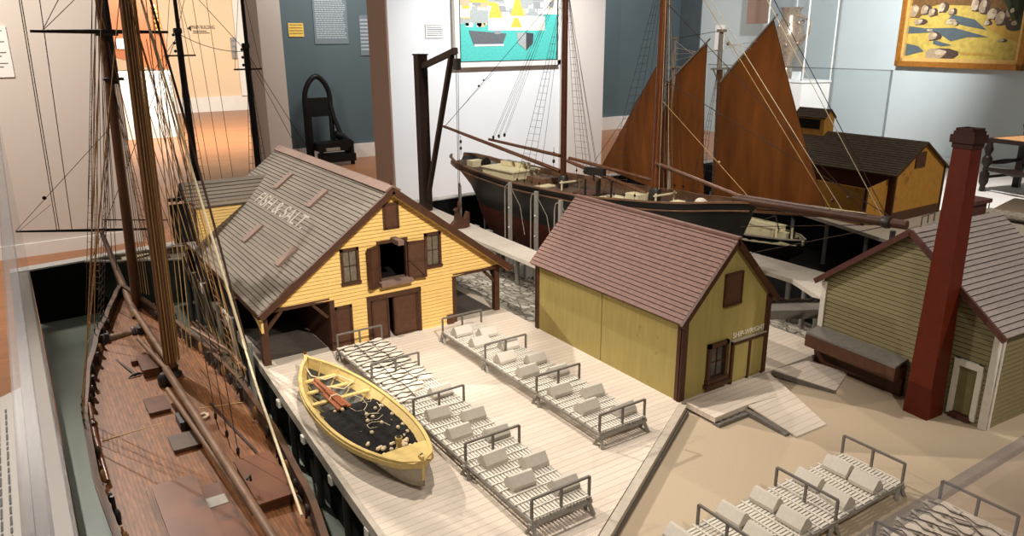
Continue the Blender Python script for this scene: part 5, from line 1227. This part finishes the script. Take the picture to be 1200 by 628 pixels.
lpoly([(.74, .30), (1, .20), (1, .13), (.86, .17), (.70, .24)], 1, 3.2); lpoly([(.5, .06), (.75, .05), (.8, .035), (.55, .04)], 1, 3.1)
rk = random.Random(11)
def rock(cx, cy, w, h, lit, dark, k):
    out = [(cx+w/2*math.cos(t)*rk.uniform(.8, 1.1), cy+h/2*max(-.75, math.sin(t))*rk.uniform(.8, 1.1)) for t in [2*PI*i/11 for i in range(11)]]
    lpoly(out, dark, k)
    lpoly([(cx-(w*.02)+(x-cx)*.62-w*.16, cy+(y-cy)*.86+h*.03) for x, y in out], lit, k+.4)
    lpoly([(cx+(x-cx)*.34-w*.02, cy+(y-cy)*.4+h*.16) for x, y in out], 8 if lit == 3 else 3, k+.7)
for cx, cy, w, h, a, b_ in ((.35, .035, .34, .11, 3, 4), (.27, .175, .14, .08, 3, 4), (.05, .37, .16, .13, 3, 5), (.15, .38, .12, .09, 3, 4), (.22, .36, .10, .08, 3, 4), (.31, .39, .11, .09, 8, 4), (.11, .29, .14, .06, 3, 4), (.40, .285, .10, .05, 8, 3), (.45, .27, .05, .035, 8, 4), (.40, .36, .08, .06, 3, 4), (.60, .40, .10, .12, 8, 4), (.67, .385, .10, .14, 3, 4), (.76, .33, .12, .11, 8, 4), (.83, .30, .12, .12, 3, 4), (.93, .25, .14, .10, 4, 7), (.72, .27, .07, .05, 8, 4), (.86, .145, .08, .03, 3, 4), (.21, .225, .06, .025, 8, 3), (.90, .34, .10, .09, 3, 5)): rock(cx, cy, w, h, a, b_, 5+cy)
for (cx, cy, r) in ((.95, .42, .07), (.88, .44, .06), (.99, .36, .08), (.93, .36, .06)): lpoly([(cx+r*math.cos(t*PI/5)*(1+.2*(t % 2)), cy+r*math.sin(t*PI/5)*(1+.15*(t % 3))) for t in range(10)], 7, 6)
m.build('canvas', c2, lp)
# plinth with acrylic case in front of the pale blue wall
cp = thing('showcase', 'white plinth with clear acrylic cover and ornate silver piece by the pale blue wall', 'showcase', tuple(WR(4.2, FZ, .8)))
m = M(); wbox(m, 3.83, 4.60, FZ, .26, .55, 1.0); wbox(m, 3.82, 4.61, .268, .295, .54, 1.01); m.build('plinth', m_paper, cp)
m = M(); wbox(m, 3.83, 4.60, .255, .27, .56, .99); m.build('shadow_gap', m_gaff, cp)
m = M()
for a in ((3.83, 3.838, .55, 1.0), (4.592, 4.60, .55, 1.0), (3.838, 4.592, .55, .558), (3.838, 4.592, .992, 1.0)): wbox(m, a[0], a[1], .296, 1.75, a[2], a[3])
m.build('acrylic_cover', m_acr, cp)
m = M()
for s in (3.83, 4.592):
    for k in (.55, .992): wbox(m, s-.002, s+.010, .296, 1.75, k-.002, k+.010)
wbox(m, 3.83, 4.6, 1.30, 1.312, .99, 1.002); m.build('cover_edge', m_base, cp)
jp = WR(4.42, .30, .78)
jug = thing('ornate_jug', 'ornate silver jug inside the acrylic case beyond the tall tan sail', 'jug', tuple(jp))
M().lathe([(.11, 0), (.12, .03), (.05, .10), (.05, .20), (.13, .34), (.185, .50), (.17, .66), (.10, .78), (.12, .86), (.15, .90)], jp, 20).build('body', m_pewter, jug)
M().tube([tuple(jp+Vector((.02, -.10, .80))), tuple(jp+Vector((.03, -.26, .74))), tuple(jp+Vector((.03, -.27, .58))), tuple(jp+Vector((.02, -.16, .44)))], .022, 8).build('handle', m_pewter, jug)
m = M()
for i in range(22):
    a = i*.9; z = .36+.018*i; rr_ = .17-.1*abs(z-.52)
    m.ball((jp.x+rr_*math.cos(a), jp.y+rr_*math.sin(a), jp.z+z), .026, 7, 5)
m.build('raised_ornament', m_pewter, jug)
m = M(); wbox(m, 3.98, 4.12, .296, .40, .90, .93); m.build('showcase_card', m_paper, None, org=tuple(WR(4.05, .296, .9)), label='small white text card standing in the acrylic case', cat='label')
m = M(); wbox(m, 7.66, 8.28, .05, 1.7, .005, .03); m.build('exhibit_panel', mat('dark_exhibit_panel', '#4a5358', .5, .12, 5), None, org=tuple(WR(7.97, .05, .005)), label='dark grey exhibit panel on the pale blue wall behind the masts', cat='panel')
m = M(); wbox(m, 6.95, 7.2, .62, 1.02, .005, .02); m.build('wall_card', m_paper, None, org=tuple(WR(7.07, .62, .005)), label='white text card on the pale wall behind the sail masthead', cat='label')
m = M(); wbox(m, 5.5, 5.95, 1.02, 1.7, .3, .34); m.build('hanging_panel', m_taupe, None, org=tuple(WR(5.7, 1.02, .3)), label='taupe panel hanging beyond the tall tan sail', cat='panel')
# turned chair on the platform
ch = thing('turned_chair', 'dark turned-leg chair with woven rush seat on the white platform', 'chair', (7.6, 3.05, -.54))
FL, BL, FR, BR = Vector((7.43, 3.32, -.54)), Vector((7.90, 3.235, -.54)), Vector((7.33, 2.80, -.54)), Vector((7.80, 2.72, -.54))
for p in (FL, FR): M().lathe([(.018, 0), (.028, .02), (.022, .05), (.040, .09), (.040, .17), (.022, .19), (.026, .21), (.020, .23), (.042, .26), (.042, .31), (.030, .325), (.022, .34), (.040, .39), (.024, .44), (.036, .452)], p, 14).build('leg', m_chair, ch)
for p in (BL, BR):
    m = M().bb(p.x-.028, p.x+.028, p.y-.028, p.y+.028, -.54, -.05); m.lathe([(.030, 0), (.03, .05), (.045, .10), (.03, .14), (.04, .2), (.028, .3), (.045, .42), (.045, .6), (.03, .7), (.03, .95)], (p.x+.02, p.y, -.06), 14); m.build('leg', m_chair, ch, label='rear leg rising into a turned back post')
for a, b_ in ((FL, FR), (BL, BR)):
    M().tube([a+Vector((0, 0, .21)), a.lerp(b_, .3)+Vector((0, 0, .21)), a.lerp(b_, .5)+Vector((0, 0, .21)), a.lerp(b_, .7)+Vector((0, 0, .21)), b_+Vector((0, 0, .21))], [.014, .022, .034, .022, .014], 10).build('stretcher', m_chair, ch)
for a, b_ in ((FL, BL), (FR, BR)):
    M().tube([a+Vector((0, 0, .13)), b_+Vector((0, 0, .13))], .014, 8).build('stretcher', m_chair, ch)
    M().tube([a+Vector((0, 0, .26)), a.lerp(b_, .5)+Vector((0, 0, .26)), b_+Vector((0, 0, .26))], [.013, .026, .013], 8).build('stretcher', m_chair, ch)
q = M().prism([FL+Vector((-.03, .03, .455)), FR+Vector((-.03, -.03, .455)), BR+Vector((0, -.02, .455)), BL+Vector((0, .02, .455))], (0, 0, .035)).build('seat_rail', m_chair, ch)
mid = (FL+FR+BL+BR)/4+Vector((0, 0, .492)); cs_ = [p+Vector((0, 0, .492)) for p in (FL, FR, BR, BL)]
M().add([c.lerp(mid, .06) for c in cs_]+[mid+Vector((0, 0, .03))]+[c.lerp(mid, .06)+Vector((0, 0, -.03)) for c in cs_], [(0, 1, 4), (1, 2, 4), (2, 3, 4), (3, 0, 4), (0, 3, 8, 5), (0, 5, 6, 1), (1, 6, 7, 2), (2, 7, 8, 3)]).build('rush_seat', m_rush, q)
for z in (.75, .98): M().beam(BL+Vector((.02, 0, z)), BR+Vector((.02, 0, z)), .03, .10).build('back_rail', m_chair, ch)

# ================================================================== lamps of the gallery and a few added spots
def aim(o, p): d = Vector(p)+Vector((0, 0, ZO))-o.location; o.rotation_euler = d.to_track_quat('-Z', 'Y').to_euler()
def spot(name, loc, at, power, col=(1, .86, .70), ang=60, rad=.05, blend=.6):
    l = bpy.data.lights.new(name, 'SPOT'); l.energy = power; l.color = col; l.spot_size = math.radians(ang); l.spot_blend = blend; l.shadow_soft_size = rad
    o = bpy.data.objects.new(name, l); C.objects.link(o); o.location = Vector(loc)+Vector((0, 0, ZO)); aim(o, at); return o
def area(name, loc, at, power, size, col=(1, .95, .9)):
    l = bpy.data.lights.new(name, 'AREA'); l.energy = power; l.color = col; l.size = size
    o = bpy.data.objects.new(name, l); C.objects.link(o); o.location = Vector(loc)+Vector((0, 0, ZO)); aim(o, at); return o
spot('track_spot_left', (-1.35, 2.7, 2.1), (.85, 1.55, 0), 110, (1, .90, .78), ang=62, rad=.03)
spot('track_spot_back', (-.15, 4.0, 2.3), (.95, 1.35, 0), 395, (1, .92, .83), ang=50, rad=.022)
spot('track_spot_front', (.40, -.65, 1.95), (.84, 1.96, .27), 335, (1, .92, .82), ang=21, rad=.025, blend=.35)
spot('track_spot_overhead', (.85, 1.6, 2.5), (.92, 1.42, 0), 175, (1, .92, .83), ang=46, rad=.025, blend=.9)
spot('track_spot_near', (.3, -.7, 2.2), (.85, 1.25, 0), 95, (1, .91, .80), ang=50, rad=.04)
spot('track_spot_right', (3.0, 2.9, 2.3), (1.25, .85, 0), 80, (1, .90, .78), ang=52, rad=.03)
spot('track_spot_ochre', (3.2, -.3, 2.3), (3.5, 2.0, .2), 130, (1, .88, .72), ang=40, rad=.04)
spot('added_spot_foundry', (2.5, -.7, 2.3), (2.05, .8, .25), 150, (1, .92, .82), ang=26, rad=.03)  # added spot that brightens the foundry's front roof slope
spot('added_spot_ships', (1.1, .5, 2.4), (2.3, 2.75, .3), 200, (1, .92, .84), ang=42, rad=.03)  # added spot that brightens the ships behind the olive shop
spot('added_spot_slip', (.9, 2.1, 2.4), (2.05, 2.9, .2), 130, (1, .92, .84), ang=34, rad=.03)  # added narrow spot that brightens the cream deckwork on the black schooner
spot('wall_washer_white', (4.4, 4.6, 2.3), (4.5, 6.75, .45), 520, (.97, .98, 1), 85, .1, .9)
spot('wall_washer_blue', (6.3, 4.4, 2.3), (9.3, 6.2, .9), 950, (.98, .99, 1), 75, .1, .9)
spot('platform_spot', (6.3, 3.1, 2.6), (6.9, 2.8, -.54), 460, (1, .97, .93), 62, .06, .7)
spot('landscape_spot', (7.2, 2.6, 2.4), (9.0, 3.5, .8), 25, (1, .93, .82), 50, .05, .8)
area('far_room_light', (3.0, 12.6, 2.6), (3.0, 15.6, -.5), 480, 2.5, (1, .90, .78))
area('slate_room_light', (3.9, 8.4, 2.5), (3.9, 9.9, .2), 60, .8)
area('dark_room_light', (8.0, 9.2, 2.6), (8.5, 10.4, -.3), 60, 1.0)
area('left_wall_light', (-.6, 4.9, 2.5), (-.4, 6.7, .2), 115, .9, (1, .9, .8))
w = bpy.data.worlds.new('gallery'); w.use_nodes = True; bpy.context.scene.world = w
w.node_tree.nodes['Background'].inputs[0].default_value = (1.0, .93, .86, 1); w.node_tree.nodes['Background'].inputs[1].default_value = .13

# ================================================================== camera
cam = bpy.data.cameras.new('camera'); cam.sensor_width = 36; cam.lens = 883.458/1200*36; cam.clip_start = .01; cam.clip_end = 60
co = bpy.data.objects.new('camera', cam); C.objects.link(co)
pit, roll, yaw = .297376, -.005836, .586308
fwd = Vector((math.sin(yaw)*math.cos(pit), math.cos(yaw)*math.cos(pit), -math.sin(pit))); r0 = Vector((math.cos(yaw), -math.sin(yaw), 0)); u0 = r0.cross(fwd)
rv = r0*math.cos(roll)+u0*math.sin(roll); uv = -r0*math.sin(roll)+u0*math.cos(roll)
mw = Matrix((rv, uv, -fwd)).transposed().to_4x4(); mw.translation = Vector((0, 0, .85+ZO)); co.matrix_world = mw
S_ = bpy.context.scene; S_.camera = co
S_.view_settings.view_transform = 'Standard'; S_.view_settings.look = 'None'; S_.view_settings.gamma = 1; S_.view_settings.exposure = .1; S_.view_settings.use_curve_mapping = False
S_.cycles.use_denoising = True; S_.cycles.max_bounces = 8; S_.cycles.transparent_max_bounces = 24
